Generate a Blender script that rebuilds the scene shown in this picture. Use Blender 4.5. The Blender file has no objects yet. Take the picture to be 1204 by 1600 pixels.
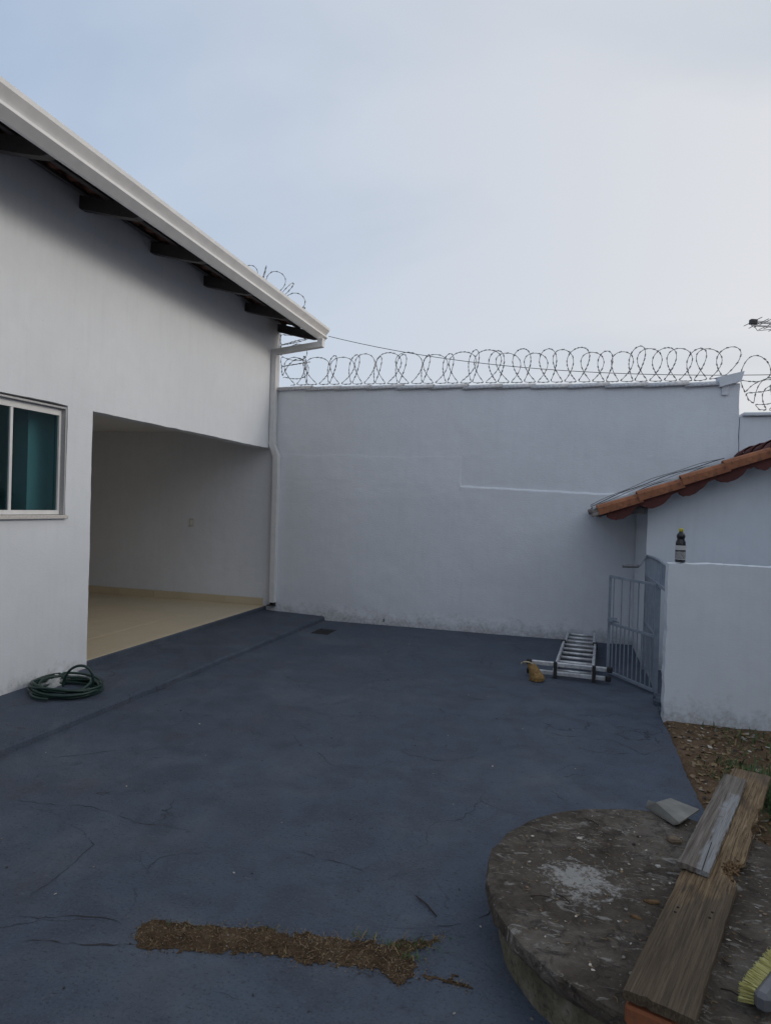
import bpy, math, random
from mathutils import Vector, Matrix, noise
random.seed(7)
sc = bpy.context.scene
col = sc.collection
rad = math.radians

# ------------------------------------------------------------------ camera
FPX, CAMH = 1010.0, 1.6                      # focal length in photo pixels (1204 wide), eye height
ROLL, PITCH, YAW = rad(1.7), math.atan(8.5/1010), math.atan(285.9/1010)
CF = Vector((-math.sin(YAW)*math.cos(PITCH), math.cos(YAW)*math.cos(PITCH), -math.sin(PITCH)))
_r0 = Vector((math.cos(YAW), math.sin(YAW), 0)); _u0 = _r0.cross(CF)
CR = _r0*math.cos(ROLL)+_u0*math.sin(ROLL); CU = _u0*math.cos(ROLL)-_r0*math.sin(ROLL)
CP = Vector((0, 0, CAMH))
cam = bpy.data.cameras.new('camera'); cam_o = bpy.data.objects.new('camera', cam); col.objects.link(cam_o)
cam.sensor_fit = 'HORIZONTAL'; cam.sensor_width = 36; cam.lens = 36*FPX/1204
cam.clip_start = .05; cam.clip_end = 2000
m = Matrix.Identity(4)
for i in range(3):
    m[i][0] = CR[i]; m[i][1] = CU[i]; m[i][2] = -CF[i]; m[i][3] = CP[i]
cam_o.matrix_world = m
sc.camera = cam_o
def gz(px, py, z=0.0):
    """photo pixel -> point on the level z"""
    d = CF*FPX+CR*(px-602)-CU*(py-800)
    return CP+d*((z-CAMH)/d.z)

# ------------------------------------------------------------------ world, sun, exposure
SUN_EL, SUN_AZ = 20.5, -9.0                  # azimuth in degrees from +X towards -Y
sd = Vector((math.cos(rad(SUN_EL))*math.cos(rad(SUN_AZ)), -math.cos(rad(SUN_EL))*math.sin(rad(SUN_AZ)), math.sin(rad(SUN_EL))))
W = bpy.data.worlds.new('World'); sc.world = W; W.use_nodes = True
nt = W.node_tree; N = nt.nodes; L = nt.links
for n in list(N): N.remove(n)
def nd(t, **k):
    n = N.new(t)
    for a, b in k.items(): setattr(n, a, b)
    return n
out = nd('ShaderNodeOutputWorld'); bg = nd('ShaderNodeBackground'); L.new(bg.outputs[0], out.inputs[0])
bg.inputs[1].default_value = 0.1
sky = nd('ShaderNodeTexSky', sky_type='NISHITA'); sky.sun_disc = False
sky.sun_elevation = rad(SUN_EL); sky.sun_rotation = rad(90+SUN_AZ)
sky.air_density = 1.2; sky.dust_density = 3.0; sky.ozone_density = 1.5
tc = nd('ShaderNodeTexCoord')
sep = nd('ShaderNodeSeparateXYZ'); L.new(tc.outputs['Generated'], sep.inputs[0])
zz = nd('ShaderNodeMath', operation='MAXIMUM'); L.new(sep.outputs[2], zz.inputs[0]); zz.inputs[1].default_value = 0
za = nd('ShaderNodeMath', operation='ADD'); L.new(zz.outputs[0], za.inputs[0]); za.inputs[1].default_value = .22
dx = nd('ShaderNodeMath', operation='DIVIDE'); L.new(sep.outputs[0], dx.inputs[0]); L.new(za.outputs[0], dx.inputs[1])
dy = nd('ShaderNodeMath', operation='DIVIDE'); L.new(sep.outputs[1], dy.inputs[0]); L.new(za.outputs[0], dy.inputs[1])
cmb = nd('ShaderNodeCombineXYZ'); L.new(dx.outputs[0], cmb.inputs[0]); L.new(dy.outputs[0], cmb.inputs[1])
mp = nd('ShaderNodeMapping'); L.new(cmb.outputs[0], mp.inputs[0])
mp.inputs['Location'].default_value = (7.3, 4.2, 0.); mp.inputs['Rotation'].default_value = (0, 0, rad(35)); mp.inputs['Scale'].default_value = (.55, 1.3, 1)
nz = nd('ShaderNodeTexNoise'); L.new(mp.outputs[0], nz.inputs['Vector'])
nz.inputs['Scale'].default_value = .9; nz.inputs['Detail'].default_value = 6; nz.inputs['Roughness'].default_value = .5; nz.inputs['Distortion'].default_value = .4
cr = nd('ShaderNodeValToRGB'); L.new(nz.outputs[0], cr.inputs[0])
cr.color_ramp.elements[0].position = .36; cr.color_ramp.elements[0].color = (5.35, 6.0, 6.75, 1)
cr.color_ramp.elements[1].position = .60; cr.color_ramp.elements[1].color = (7.3, 7.5, 7.8, 1)
# pale haze low down
hz = nd('ShaderNodeMapRange'); L.new(zz.outputs[0], hz.inputs[0]); hz.interpolation_type = 'SMOOTHSTEP'
hz.inputs[1].default_value = 0; hz.inputs[2].default_value = .55; hz.inputs[3].default_value = .95; hz.inputs[4].default_value = 0
mh = nd('ShaderNodeMixRGB'); L.new(hz.outputs[0], mh.inputs[0]); L.new(cr.outputs[0], mh.inputs[1]); mh.inputs[2].default_value = (7.7, 7.7, 7.8, 1)
# broad brightening of the cloud layer towards the low sun
dot = nd('ShaderNodeVectorMath', operation='DOT_PRODUCT'); L.new(tc.outputs['Generated'], dot.inputs[0]); dot.inputs[1].default_value = sd
gm = nd('ShaderNodeMapRange'); L.new(dot.outputs['Value'], gm.inputs[0]); gm.interpolation_type = 'SMOOTHSTEP'
gm.inputs[1].default_value = -.8; gm.inputs[2].default_value = 1; gm.inputs[3].default_value = 0; gm.inputs[4].default_value = 1
gc = nd('ShaderNodeMixRGB'); L.new(gm.outputs[0], gc.inputs[0]); gc.inputs[1].default_value = (.66, .80, 1.0, 1); gc.inputs[2].default_value = (1.16, 1.10, 1.04, 1)
mg = nd('ShaderNodeMixRGB', blend_type='MULTIPLY'); mg.inputs[0].default_value = 1
L.new(mh.outputs[0], mg.inputs[1]); L.new(gc.outputs[0], mg.inputs[2])
ms = nd('ShaderNodeMixRGB'); ms.inputs[0].default_value = .82; L.new(sky.outputs[0], ms.inputs[1]); L.new(mg.outputs[0], ms.inputs[2])
L.new(ms.outputs[0], bg.inputs[0])
sl = bpy.data.lights.new('sun', 'SUN'); sl.energy = .68; sl.angle = rad(15); sl.color = (1, .92, .82)
so = bpy.data.objects.new('sun', sl); col.objects.link(so)
so.rotation_euler = (-sd).to_track_quat('-Z', 'Y').to_euler()
sc.view_settings.view_transform = 'Standard'; sc.view_settings.look = 'None'
sc.view_settings.gamma = 1; sc.view_settings.use_curve_mapping = False
sc.view_settings.exposure = 0.1
sc.render.resolution_x = 770; sc.render.resolution_y = 1024

# ------------------------------------------------------------------ helpers
def nv(x, y=0., z=0.): return noise.noise(Vector((x, y, z)))
def fbm(x, y=0., z=0., o=4): return noise.fractal(Vector((x, y, z)), 1.0, 2.0, o)
def mesh(name, V, F, mat=None, parent=None, smooth=False, loc=None, mids=None):
    me = bpy.data.meshes.new(name); me.from_pydata([tuple(v) for v in V], [], F); me.update()
    mats = mat if isinstance(mat, (list, tuple)) else [mat]
    for q in mats:
        if q: me.materials.append(q)
    if mids: me.polygons.foreach_set('material_index', mids)
    if smooth is True: me.polygons.foreach_set('use_smooth', [True]*len(F))
    elif smooth: me.polygons.foreach_set('use_smooth', smooth)
    o = bpy.data.objects.new(name, me); col.objects.link(o)
    if parent: o.parent = parent
    if loc: o.location = loc
    return o
def inst(name, src, parent=None, M=None):
    o = bpy.data.objects.new(name, src.data); col.objects.link(o)
    if parent: o.parent = parent
    if M is not None: o.matrix_local = M
    return o
def empty(name, loc=(0, 0, 0)):
    o = bpy.data.objects.new(name, None); col.objects.link(o); o.location = loc; o.empty_display_size = .1; return o
def tag(o, label=None, cat=None, group=None, kind=None):
    if label: o['label'] = label
    if cat: o['category'] = cat
    if group: o['group'] = group
    if kind: o['kind'] = kind
    return o
class MB:
    def __init__(s): s.V = []; s.F = []; s.S = []; s.I = []
    def add(s, V, F, sm=False, mi=0):
        b = len(s.V); s.V += [Vector(v) for v in V]
        for f in F: s.F.append(tuple(i+b for i in f)); s.S.append(sm); s.I.append(mi)
        return s
    def box(s, a, b, M=None, bev=0., mi=0):
        x0, y0, z0 = a; x1, y1, z1 = b
        if bev <= 0:
            V = [Vector((x, y, z)) for x in (x0, x1) for y in (y0, y1) for z in (z0, z1)]
            F = [(0, 1, 3, 2), (4, 6, 7, 5), (0, 4, 5, 1), (2, 3, 7, 6), (0, 2, 6, 4), (1, 5, 7, 3)]
        else:
            e = min(bev, (x1-x0)*.45, (y1-y0)*.45, (z1-z0)*.45)
            V = []; idx = {}
            for i, x in enumerate((x0, x1)):
                for j, y in enumerate((y0, y1)):
                    for k, z in enumerate((z0, z1)):
                        sx, sy, sz = (1-2*i)*e, (1-2*j)*e, (1-2*k)*e
                        idx[i, j, k, 0] = len(V); V.append(Vector((x, y+sy, z+sz)))
                        idx[i, j, k, 1] = len(V); V.append(Vector((x+sx, y, z+sz)))
                        idx[i, j, k, 2] = len(V); V.append(Vector((x+sx, y+sy, z)))
            F = []
            for i in (0, 1): F.append([idx[i, 0, 0, 0], idx[i, 0, 1, 0], idx[i, 1, 1, 0], idx[i, 1, 0, 0]][::1 if i == 0 else -1])
            for j in (0, 1): F.append([idx[0, j, 0, 1], idx[1, j, 0, 1], idx[1, j, 1, 1], idx[0, j, 1, 1]][::1 if j == 0 else -1])
            for k in (0, 1): F.append([idx[0, 0, k, 2], idx[0, 1, k, 2], idx[1, 1, k, 2], idx[1, 0, k, 2]][::1 if k == 0 else -1])
            for j in (0, 1):
                for k in (0, 1): F.append([idx[0, j, k, 1], idx[1, j, k, 1], idx[1, j, k, 2], idx[0, j, k, 2]][::1 if (j+k) % 2 else -1])
            for i in (0, 1):
                for k in (0, 1): F.append([idx[i, 0, k, 0], idx[i, 1, k, 0], idx[i, 1, k, 2], idx[i, 0, k, 2]][::-1 if (i+k) % 2 else 1])
            for i in (0, 1):
                for j in (0, 1): F.append([idx[i, j, 0, 0], idx[i, j, 1, 0], idx[i, j, 1, 1], idx[i, j, 0, 1]][::1 if (i+j) % 2 else -1])
            for i in (0, 1):
                for j in (0, 1):
                    for k in (0, 1): F.append([idx[i, j, k, 0], idx[i, j, k, 1], idx[i, j, k, 2]][::1 if (i+j+k) % 2 else -1])
        if M is not None: V = [M @ v for v in V]
        return s.add(V, F, False, mi)
    def tube(s, P, r, n=6, closed=False, cap=True, mi=0):
        P = [Vector(p) for p in P]; K = len(P); base = len(s.V)
        rr = r if isinstance(r, (list, tuple)) else [r]*K
        up = None
        for i, p in enumerate(P):
            if closed: t = (P[(i+1) % K]-P[i-1])
            else: t = P[min(i+1, K-1)]-P[max(i-1, 0)]
            if t.length < 1e-9: t = Vector((0, 0, 1))
            t.normalize()
            if up is None:
                up = Vector((0, 0, 1)) if abs(t.z) < .9 else Vector((1, 0, 0))
            up = up-t*up.dot(t)
            if up.length < 1e-6: up = t.orthogonal()
            up.normalize(); sd_ = t.cross(up)
            for k in range(n):
                a = 2*math.pi*k/n
                s.V.append(p+(up*math.cos(a)+sd_*math.sin(a))*rr[i])
        for i in range(K if closed else K-1):
            j = (i+1) % K
            for k in range(n):
                l = (k+1) % n
                s.F.append((base+i*n+k, base+i*n+l, base+j*n+l, base+j*n+k)); s.S.append(True); s.I.append(mi)
        if cap and not closed:
            s.F.append(tuple(base+k for k in range(n))[::-1]); s.S.append(False); s.I.append(mi)
            s.F.append(tuple(base+(K-1)*n+k for k in range(n))); s.S.append(False); s.I.append(mi)
        return s
    def lathe(s, prof, c=(0, 0, 0), n=20, mi=0, cap=True):
        base = len(s.V); c = Vector(c)
        for r, z in prof:
            for k in range(n):
                a = 2*math.pi*k/n; s.V.append(c+Vector((r*math.cos(a), r*math.sin(a), z)))
        for i in range(len(prof)-1):
            for k in range(n):
                l = (k+1) % n
                s.F.append((base+i*n+k, base+i*n+l, base+(i+1)*n+l, base+(i+1)*n+k)); s.S.append(True); s.I.append(mi)
        if cap:
            s.F.append(tuple(base+k for k in range(n))[::-1]); s.S.append(False); s.I.append(mi)
            s.F.append(tuple(base+(len(prof)-1)*n+k for k in range(n))); s.S.append(False); s.I.append(mi)
        return s
    def prism(s, poly, axis, a, b, mi=0):
        """poly: 2-D points; axis 0/1/2 = the extrusion axis"""
        n = len(poly)
        def mk(p, t):
            return {0: (t, p[0], p[1]), 1: (p[0], t, p[1]), 2: (p[0], p[1], t)}[axis]
        V = [mk(p, a) for p in poly]+[mk(p, b) for p in poly]
        F = [tuple(range(n))[::-1], tuple(range(n, 2*n))]+[(i, (i+1) % n, (i+1) % n+n, i+n) for i in range(n)]
        return s.add(V, F, False, mi)
    def build(s, name, mat, parent=None, loc=None):
        return mesh(name, s.V, s.F, mat, parent, s.S, loc, s.I if isinstance(mat, (list, tuple)) else None)

def lines(a, b, step, extra=()):
    n = max(1, round((b-a)/step)); g = [a+(b-a)*i/n for i in range(n+1)]
    for e in extra:
        if a < e < b:
            g = [q for q in g if abs(q-e) > step*.35 or q in (a, b)]; g.append(e)
    return sorted(set(g))
def wallgrid(name, O, U, V_, Nn, u0, u1, v0, v1, step, thick, mat, parent=None, holes=(), disp=None, skip=None, jit=.004, ev=(), eu=()):
    """a thick sheet with openings, its front gently uneven; built as one closed mesh"""
    O, U, V_, Nn = Vector(O), Vector(U), Vector(V_), Vector(Nn)
    gu = lines(u0, u1, step, [h[0] for h in holes]+[h[1] for h in holes]); gu = sorted(set(gu) | set(eu))
    gv = lines(v0, v1, step, [h[2] for h in holes]+[h[3] for h in holes]); gv = sorted(set(gv) | set(ev))
    nu, nw = len(gu), len(gv)
    def cell(i, j):
        if i < 0 or j < 0 or i >= nu-1 or j >= nw-1: return False
        a = (gu[i]+gu[i+1])/2; b = (gv[j]+gv[j+1])/2
        for h in holes:
            if h[0] < a < h[1] and h[2] < b < h[3]: return False
        return not (skip and skip(a, b))
    Fv, B = [], []
    for j in range(nw):
        for i in range(nu):
            a, b = gu[i], gv[j]
            ja = jit*(fbm(a*5, b*5, 3.1)+.6*nv(a*23, b*23, 1.)); jb = jit*(fbm(a*5, b*5, 9.7)+.6*nv(a*23, b*23, 5.))
            d = disp(a, b) if disp else 0
            Fv.append(O+U*(a+ja)+V_*(b+jb)+Nn*d); B.append(O+U*(a+ja)+V_*(b+jb)-Nn*thick)
    mb = MB(); flip = U.cross(V_).dot(Nn) < 0
    FF, BF, SV, SF = [], [], [], []
    for j in range(nw-1):
        for i in range(nu-1):
            if not cell(i, j): continue
            q = [j*nu+i, j*nu+i+1, (j+1)*nu+i+1, (j+1)*nu+i]
            FF.append(tuple(q if not flip else q[::-1])); BF.append(tuple(q[::-1] if not flip else q))
            for (a, b, ni, nj) in ((0, 1, i, j-1), (1, 2, i+1, j), (2, 3, i, j+1), (3, 0, i-1, j)):
                if not cell(ni, nj):
                    k = len(SV); SV += [Fv[q[a]], B[q[a]], B[q[b]], Fv[q[b]]]
                    SF.append((k, k+1, k+2, k+3) if not flip else (k+3, k+2, k+1, k))
    mb.add(Fv, FF, True); mb.add(B, BF, False); mb.add(SV, SF, False)
    return mb.build(name, mat, parent)

# ------------------------------------------------------------------ materials
class Mt:
    def __init__(s, name):
        s.m = bpy.data.materials.new(name); s.m.use_nodes = True; s.t = s.m.node_tree
        s.b = s.t.nodes['Principled BSDF']; s.c = s.n('ShaderNodeTexCoord').outputs['Object']
    def n(s, t, **k):
        q = s.t.nodes.new(t)
        for a, b in k.items(): setattr(q, a, b)
        return q
    def l(s, a, b): s.t.links.new(a, b)
    def noise(s, scale, detail=5, rough=.55, dist=0., stretch=None, vec=None, off=(0, 0, 0)):
        v = vec or s.c
        if stretch or off != (0, 0, 0):
            mp = s.n('ShaderNodeMapping'); s.l(v, mp.inputs[0]); mp.inputs['Scale'].default_value = stretch or (1, 1, 1); mp.inputs['Location'].default_value = off; v = mp.outputs[0]
        q = s.n('ShaderNodeTexNoise'); s.l(v, q.inputs['Vector'])
        q.inputs['Scale'].default_value = scale; q.inputs['Detail'].default_value = detail; q.inputs['Roughness'].default_value = rough; q.inputs['Distortion'].default_value = dist
        return q.outputs[0]
    def ramp(s, f, *st):
        r = s.n('ShaderNodeValToRGB'); s.l(f, r.inputs[0]); e = r.color_ramp.elements
        while len(e) < len(st): e.new(.5)
        for q, (p, c) in zip(e, st):
            q.position = p; q.color = (*c, 1) if isinstance(c, (tuple, list)) else (c, c, c, 1)
        return r.outputs[0]
    def mix(s, f, a, b, bt='MIX'):
        q = s.n('ShaderNodeMixRGB', blend_type=bt)
        for i, v in enumerate((f, a, b)):
            if hasattr(v, 'links'): s.l(v, q.inputs[i])
            else: q.inputs[i].default_value = v if i == 0 else ((*v, 1) if isinstance(v, (tuple, list)) else (v, v, v, 1))
        return q.outputs[0]
    def math(s, op, a, b=0.):
        q = s.n('ShaderNodeMath', operation=op)
        for i, v in enumerate((a, b)):
            if hasattr(v, 'links'): s.l(v, q.inputs[i])
            else: q.inputs[i].default_value = v
        return q.outputs[0]
    def col(s, c):
        if hasattr(c, 'links'): s.l(c, s.b.inputs['Base Color'])
        else: s.b.inputs['Base Color'].default_value = (*c, 1)
        return s
    def set(s, rough=.6, metal=0., spec=None, **k):
        if hasattr(rough, 'links'): s.l(rough, s.b.inputs['Roughness'])
        else: s.b.inputs['Roughness'].default_value = rough
        s.b.inputs['Metallic'].default_value = metal
        if spec is not None: s.b.inputs['Specular IOR Level'].default_value = spec
        for a, b in k.items(): s.b.inputs[a].default_value = b
        return s
    def bump(s, hts, dist=.01):
        """hts: list of (socket, strength)"""
        prev = None
        for h, st in hts:
            q = s.n('ShaderNodeBump'); q.inputs['Strength'].default_value = st; q.inputs['Distance'].default_value = dist
            s.l(h, q.inputs['Height'])
            if prev: s.l(prev, q.inputs['Normal'])
            prev = q.outputs[0]
        s.l(prev, s.b.inputs['Normal']); return s
M = {}
def white_wall(name, c=(.76, .765, .78), bumpk=1.0, horiz=True):
    a = Mt(name)
    big = a.noise(1.1, 4); med = a.noise(7, 6, .6); fine = a.noise(150, 3, .6); tr = a.noise(28, 5, .6, .6, (1, 1, 2.6))
    cc = a.mix(a.ramp(big, (.3, 0.), (.7, 1.)), tuple(x*.93 for x in c), c)
    cc = a.mix(a.ramp(med, (.35, .25), (.62, 0.)), cc, tuple(x*.86 for x in c))
    sp = a.noise(60, 2, .5, 0, None, None, (3, 5, 1))
    cc = a.mix(a.ramp(sp, (.745, 0.), (.77, .5)), cc, (.3, .29, .28))
    ro = a.noise(3.2, 4, .6, .2, (7, 7, .5)); cc = a.mix(a.ramp(ro, (.48, 0.), (.75, .22)), cc, tuple(x*.8 for x in c))
    sz = a.n('ShaderNodeSeparateXYZ'); a.l(a.c, sz.inputs[0])
    dzn = a.math('ADD', sz.outputs[2], a.math('MULTIPLY', a.math('SUBTRACT', a.noise(9, 6, .7), .5), -.55))
    cc = a.mix(a.math('MULTIPLY', a.ramp(dzn, (.03, .55), (.20, 0.)), a.ramp(a.noise(30, 5, .7), (.35, .25), (.6, 1.))), cc, (.22, .20, .185))
    a.col(cc).set(.62, spec=.3)
    a.bump([(fine, .22*bumpk), (tr, .5*bumpk), (med, .55*bumpk)], .008)
    return a.m
M['facade'] = white_wall('white_facade_paint', (.76, .80, .85), .3)
M['bwall'] = white_wall('white_boundary_paint', (.765, .80, .86), .75)
M['ywall'] = white_wall('white_yard_wall_paint', (.72, .77, .83), .3)
M['inner'] = white_wall('white_interior_paint', (.78, .79, .80), .5)
a = Mt('white_metal_paint'); n = a.noise(9, 4); a.col(a.mix(a.ramp(n, (.3, 0.), (.7, 1.)), (.70, .71, .72), (.78, .785, .79))).set(.38); M['wmetal'] = a.m
a = Mt('white_plastic'); a.col((.72, .72, .71)).set(.35); M['wplastic'] = a.m
a = Mt('old_ivory_plastic'); a.col((.55, .54, .50)).set(.45); M['ivory'] = a.m
a = Mt('pale_stone_sill'); n = a.noise(60, 4); a.col(a.ramp(n, (.35, (.55, .52, .49)), (.65, (.68, .65, .62)))).set(.4); M['sill'] = a.m
a = Mt('grey_granite'); n = a.noise(70, 4, .7); a.col(a.ramp(n, (.3, (.34, .34, .35)), (.7, (.50, .50, .51)))).set(.4); M['granite'] = a.m
a = Mt('green_tinted_glass'); a.col((.31, .56, .59)).set(.02, **{'Transmission Weight': 1.0, 'IOR': 1.3}); M['glass'] = a.m
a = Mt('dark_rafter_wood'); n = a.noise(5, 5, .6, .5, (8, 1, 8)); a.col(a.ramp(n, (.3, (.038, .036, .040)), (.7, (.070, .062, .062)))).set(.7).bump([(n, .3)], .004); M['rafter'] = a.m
def clay(name, c0, c1, grime=.5):
    a = Mt(name); n = a.noise(6, 5, .65); g = a.noise(22, 6, .7)
    c = a.ramp(n, (.3, c0), (.7, c1))
    c = a.mix(a.ramp(g, (.5, 0.), (.72, grime)), c, (.06, .05, .045))
    a.col(c).set(.85, spec=.25).bump([(g, .35), (a.noise(120, 2), .15)], .004); return a.m
M['tile'] = clay('terracotta_roof_tile', (.12, .055, .04), (.20, .10, .07), .7)
M['verge'] = clay('orange_terracotta', (.24, .095, .055), (.37, .155, .08), .75)
M['redmortar'] = clay('dark_red_painted_mortar', (.075, .026, .025), (.12, .042, .038), .5)
M['greytile'] = clay('weathered_grey_roof_tile', (.16, .13, .12), (.32, .29, .27), .6)
M['brick'] = clay('orange_brick', (.22, .075, .035), (.31, .12, .06), .6)
# painted yard concrete
def yard(name, k=1.0):
    a = Mt(name)
    big = a.noise(.7, 5, .6); med = a.noise(4.5, 7, .65, .5); st = a.noise(4, 6, .65, .3, (1, 2.0, 1)); fine = a.noise(90, 4, .65); gr = a.noise(320, 2, .5)
    c = a.ramp(big, (.3, (.065*k, .086*k, .125*k)), (.7, (.084*k, .108*k, .152*k)))
    c = a.mix(a.ramp(med, (.34, .8), (.56, 0.)), c, (.050*k, .062*k, .088*k))
    c = a.mix(a.ramp(a.noise(2.1, 5, .6, .4, None, None, (9, 2, 0)), (.5, 0.), (.68, .45)), c, (.078*k, .080*k, .098*k))
    c = a.mix(a.ramp(st, (.52, 0.), (.70, .35)), c, (.112*k, .135*k, .172*k))
    c = a.mix(a.ramp(a.noise(1.3, 6, .62, .5, None, None, (2, 7, 0)), (.5, 0.), (.72, .55)), c, (.125*k, .15*k, .185*k))
    c = a.mix(a.ramp(a.noise(2.7, 7, .7, .6, None, None, (6, 4, 0)), (.56, 0.), (.70, .45)), c, (.042*k, .048*k, .062*k))
    sc1 = a.noise(34, 6, .75, .5, (1, 2.4, 1)); c = a.mix(a.ramp(sc1, (.57, 0.), (.66, .8)), c, (.030*k, .034*k, .044*k))
    sc2 = a.noise(21, 6, .75, .5, (1, 1.8, 1), None, (5, 3, 0)); c = a.mix(a.ramp(sc2, (.59, 0.), (.70, .65)), c, (.13*k, .145*k, .17*k))
    c = a.mix(a.ramp(fine, (.57, 0.), (.70, .5)), c, (.14*k, .155*k, .18*k))
    c = a.mix(a.ramp(fine, (.30, .75), (.43, 0.)), c, (.026, .029, .037))
    # hairline cracks
    wv = a.noise(2.2, 4, .6); q = a.n('ShaderNodeVectorMath', operation='ADD'); wn = a.n('ShaderNodeTexNoise'); a.l(a.c, wn.inputs['Vector']); wn.inputs['Scale'].default_value = 2.6; wn.inputs['Detail'].default_value = 5
    sc_ = a.n('ShaderNodeVectorMath', operation='SCALE'); a.l(wn.outputs['Color'], sc_.inputs[0]); sc_.inputs['Scale'].default_value = .55
    a.l(a.c, q.inputs[0]); a.l(sc_.outputs[0], q.inputs[1])
    vo = a.n('ShaderNodeTexVoronoi', feature='DISTANCE_TO_EDGE'); a.l(q.outputs[0], vo.inputs['Vector']); vo.inputs['Scale'].default_value = 1.15
    ck = a.ramp(vo.outputs['Distance'], (0., 1.), (.008, 0.)); ckm = a.math('MULTIPLY', ck, a.ramp(a.noise(1.6, 3, .5, 0, None, None, (4, 1, 0)), (.5, 0.), (.6, 1.)))
    c = a.mix(a.math('MULTIPLY', ckm, .75), c, (.018, .018, .02))
    a.col(c).set(a.ramp(med, (.3, .62), (.7, .85)), spec=.35)
    inv = a.math('SUBTRACT', 1., ckm)
    a.bump([(gr, .4), (fine, .8), (sc1, .35), (med, .35), (inv, .4)], .006); return a.m
M['yard'] = yard('dark_blue_grey_floor_paint'); M['walk'] = yard('dark_sidewalk_paint', .95)
a = Mt('beige_porcelain_tile'); n = a.noise(1.6, 5, .6, .8); c = a.ramp(n, (.3, (.56, .47, .33)), (.7, (.64, .55, .40))); a.col(c).set(.32, spec=.45); M['ftile'] = a.m
a = Mt('floor_grout'); a.col((.26, .22, .16)).set(.8); M['grout'] = a.m
a = Mt('red_brown_soil'); n = a.noise(3, 6, .65); f = a.noise(40, 5, .7); c = a.ramp(n, (.3, (.105, .066, .040)), (.7, (.20, .135, .085))); c = a.mix(a.ramp(f, (.52, 0.), (.7, .7)), c, (.26, .20, .14)); c = a.mix(a.ramp(f, (.3, .7), (.45, 0.)), c, (.045, .033, .024)); a.col(c).set(.95, spec=.1).bump([(f, .9), (a.noise(160, 3), .5)], .012); M['soil'] = a.m
def flat(name, c0, c1=None, rough=.8, scale=14, **k):
    a = Mt(name)
    if c1: a.col(a.ramp(a.noise(scale, 4, .6), (.3, c0), (.7, c1)))
    else: a.col(c0)
    a.set(rough, **k); return a.m
a = Mt('packed_brown_dirt'); n1_ = a.noise(11, 6, .7, .4); n2_ = a.noise(60, 6, .75); n3_ = a.noise(150, 4, .7)
c = a.ramp(n1_, (.3, (.060, .040, .026)), (.5, (.115, .078, .048)), (.7, (.17, .125, .08)))
c = a.mix(a.ramp(n2_, (.34, .85), (.47, 0.)), c, (.026, .020, .015)); c = a.mix(a.ramp(n3_, (.60, 0.), (.70, .75)), c, (.27, .215, .14))
a.col(c).set(.95, spec=.1).bump([(n2_, 1.), (n3_, .7)], .012); M['dirt'] = a.m
M['drygrass'] = flat('dry_grass', (.17, .12, .055), (.30, .22, .11), .9, 6)
M['leaflitter'] = flat('dry_leaf', (.13, .08, .045), (.30, .22, .14), .9, 8)
M['paleleaf'] = flat('pale_dry_leaf', (.42, .38, .32), (.6, .56, .5), .85, 8)
M['green'] = flat('green_grass', (.03, .065, .02), (.065, .12, .035), .8, 10)
M['white'] = flat('white_paint_flake', (.30, .29, .27), (.50, .49, .46), .8, 10)
M['stone'] = flat('pebble', (.12, .11, .10), (.34, .31, .28), .9, 5)
M['black'] = flat('black_gap', (.006, .006, .007), None, .9)
M['crack'] = flat('crack_dirt', (.022, .023, .027), (.045, .044, .046), .95, 20)
M['twig'] = flat('dark_twig', (.03, .024, .02), (.06, .045, .035), .9, 20)
M['rubber'] = flat('black_rubber', (.02, .02, .022), None, .6)
M['alu'] = flat('scuffed_aluminium', (.42, .43, .45), (.74, .75, .77), .42, 18, metal=.45)
M['galv'] = flat('galvanised_steel', (.16, .16, .165), (.32, .32, .33), .45, 30, metal=.6)
M['gate'] = flat('grey_blue_gate_paint', (.20, .24, .30), (.29, .33, .39), .5, 12)
M['hose'] = flat('green_garden_hose', (.007, .026, .021), (.012, .042, .033), .35, 9)
M['iron'] = flat('dark_cast_iron', (.03, .03, .033), (.06, .06, .065), .7, 30)
M['cable'] = flat('black_cable', (.03, .03, .032), None, .6)
M['greycable'] = flat('grey_cable', (.28, .29, .30), None, .6)
a = Mt('clear_plastic_film'); a.col((.8, .82, .84)).set(.25, **{'Alpha': .5}); M['film'] = a.m
a = Mt('brown_paper'); n = a.noise(30, 5, .65); a.col(a.ramp(n, (.3, (.17, .095, .03)), (.7, (.38, .24, .09)))).set(.8).bump([(n, .5)], .006); M['paper'] = a.m
M['paperflap'] = flat('pale_paper_lining', (.30, .24, .15), (.46, .40, .29), .85, 30)
M['flash'] = flat('weathered_grey_flashing', (.26, .28, .29), (.42, .44, .45), .55, 14)
# round slab
a = Mt('stained_concrete_slab')
n1 = a.noise(3.2, 6, .65, .4); n2 = a.noise(16, 7, .7, .6); n3 = a.noise(55, 5, .7); n4 = a.noise(11, 6, .7, 1.5, (1, 2.2, 1), None, (2, 0, 0))
c = a.ramp(n1, (.32, (.062, .050, .040)), (.5, (.105, .088, .072)), (.68, (.18, .162, .142)))
c = a.mix(a.ramp(n2, (.36, .8), (.5, 0.)), c, (.038, .032, .028))
c = a.mix(a.ramp(n4, (.575, 0.), (.64, .75)), c, (.33, .32, .30))
c = a.mix(a.ramp(n3, (.60, 0.), (.70, .7)), c, (.26, .22, .18))
pc = gz(905, 1372, .22)
vd = a.n('ShaderNodeVectorMath', operation='DISTANCE'); a.l(a.c, vd.inputs[0]); vd.inputs[1].default_value = (pc.x-.43, pc.y-2.55, pc.z)
dd = a.math('ADD', vd.outputs['Value'], a.math('ADD', a.math('MULTIPLY', a.math('SUBTRACT', n2, .5), .55), a.math('MULTIPLY', a.math('SUBTRACT', n3, .5), .35)))
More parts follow.
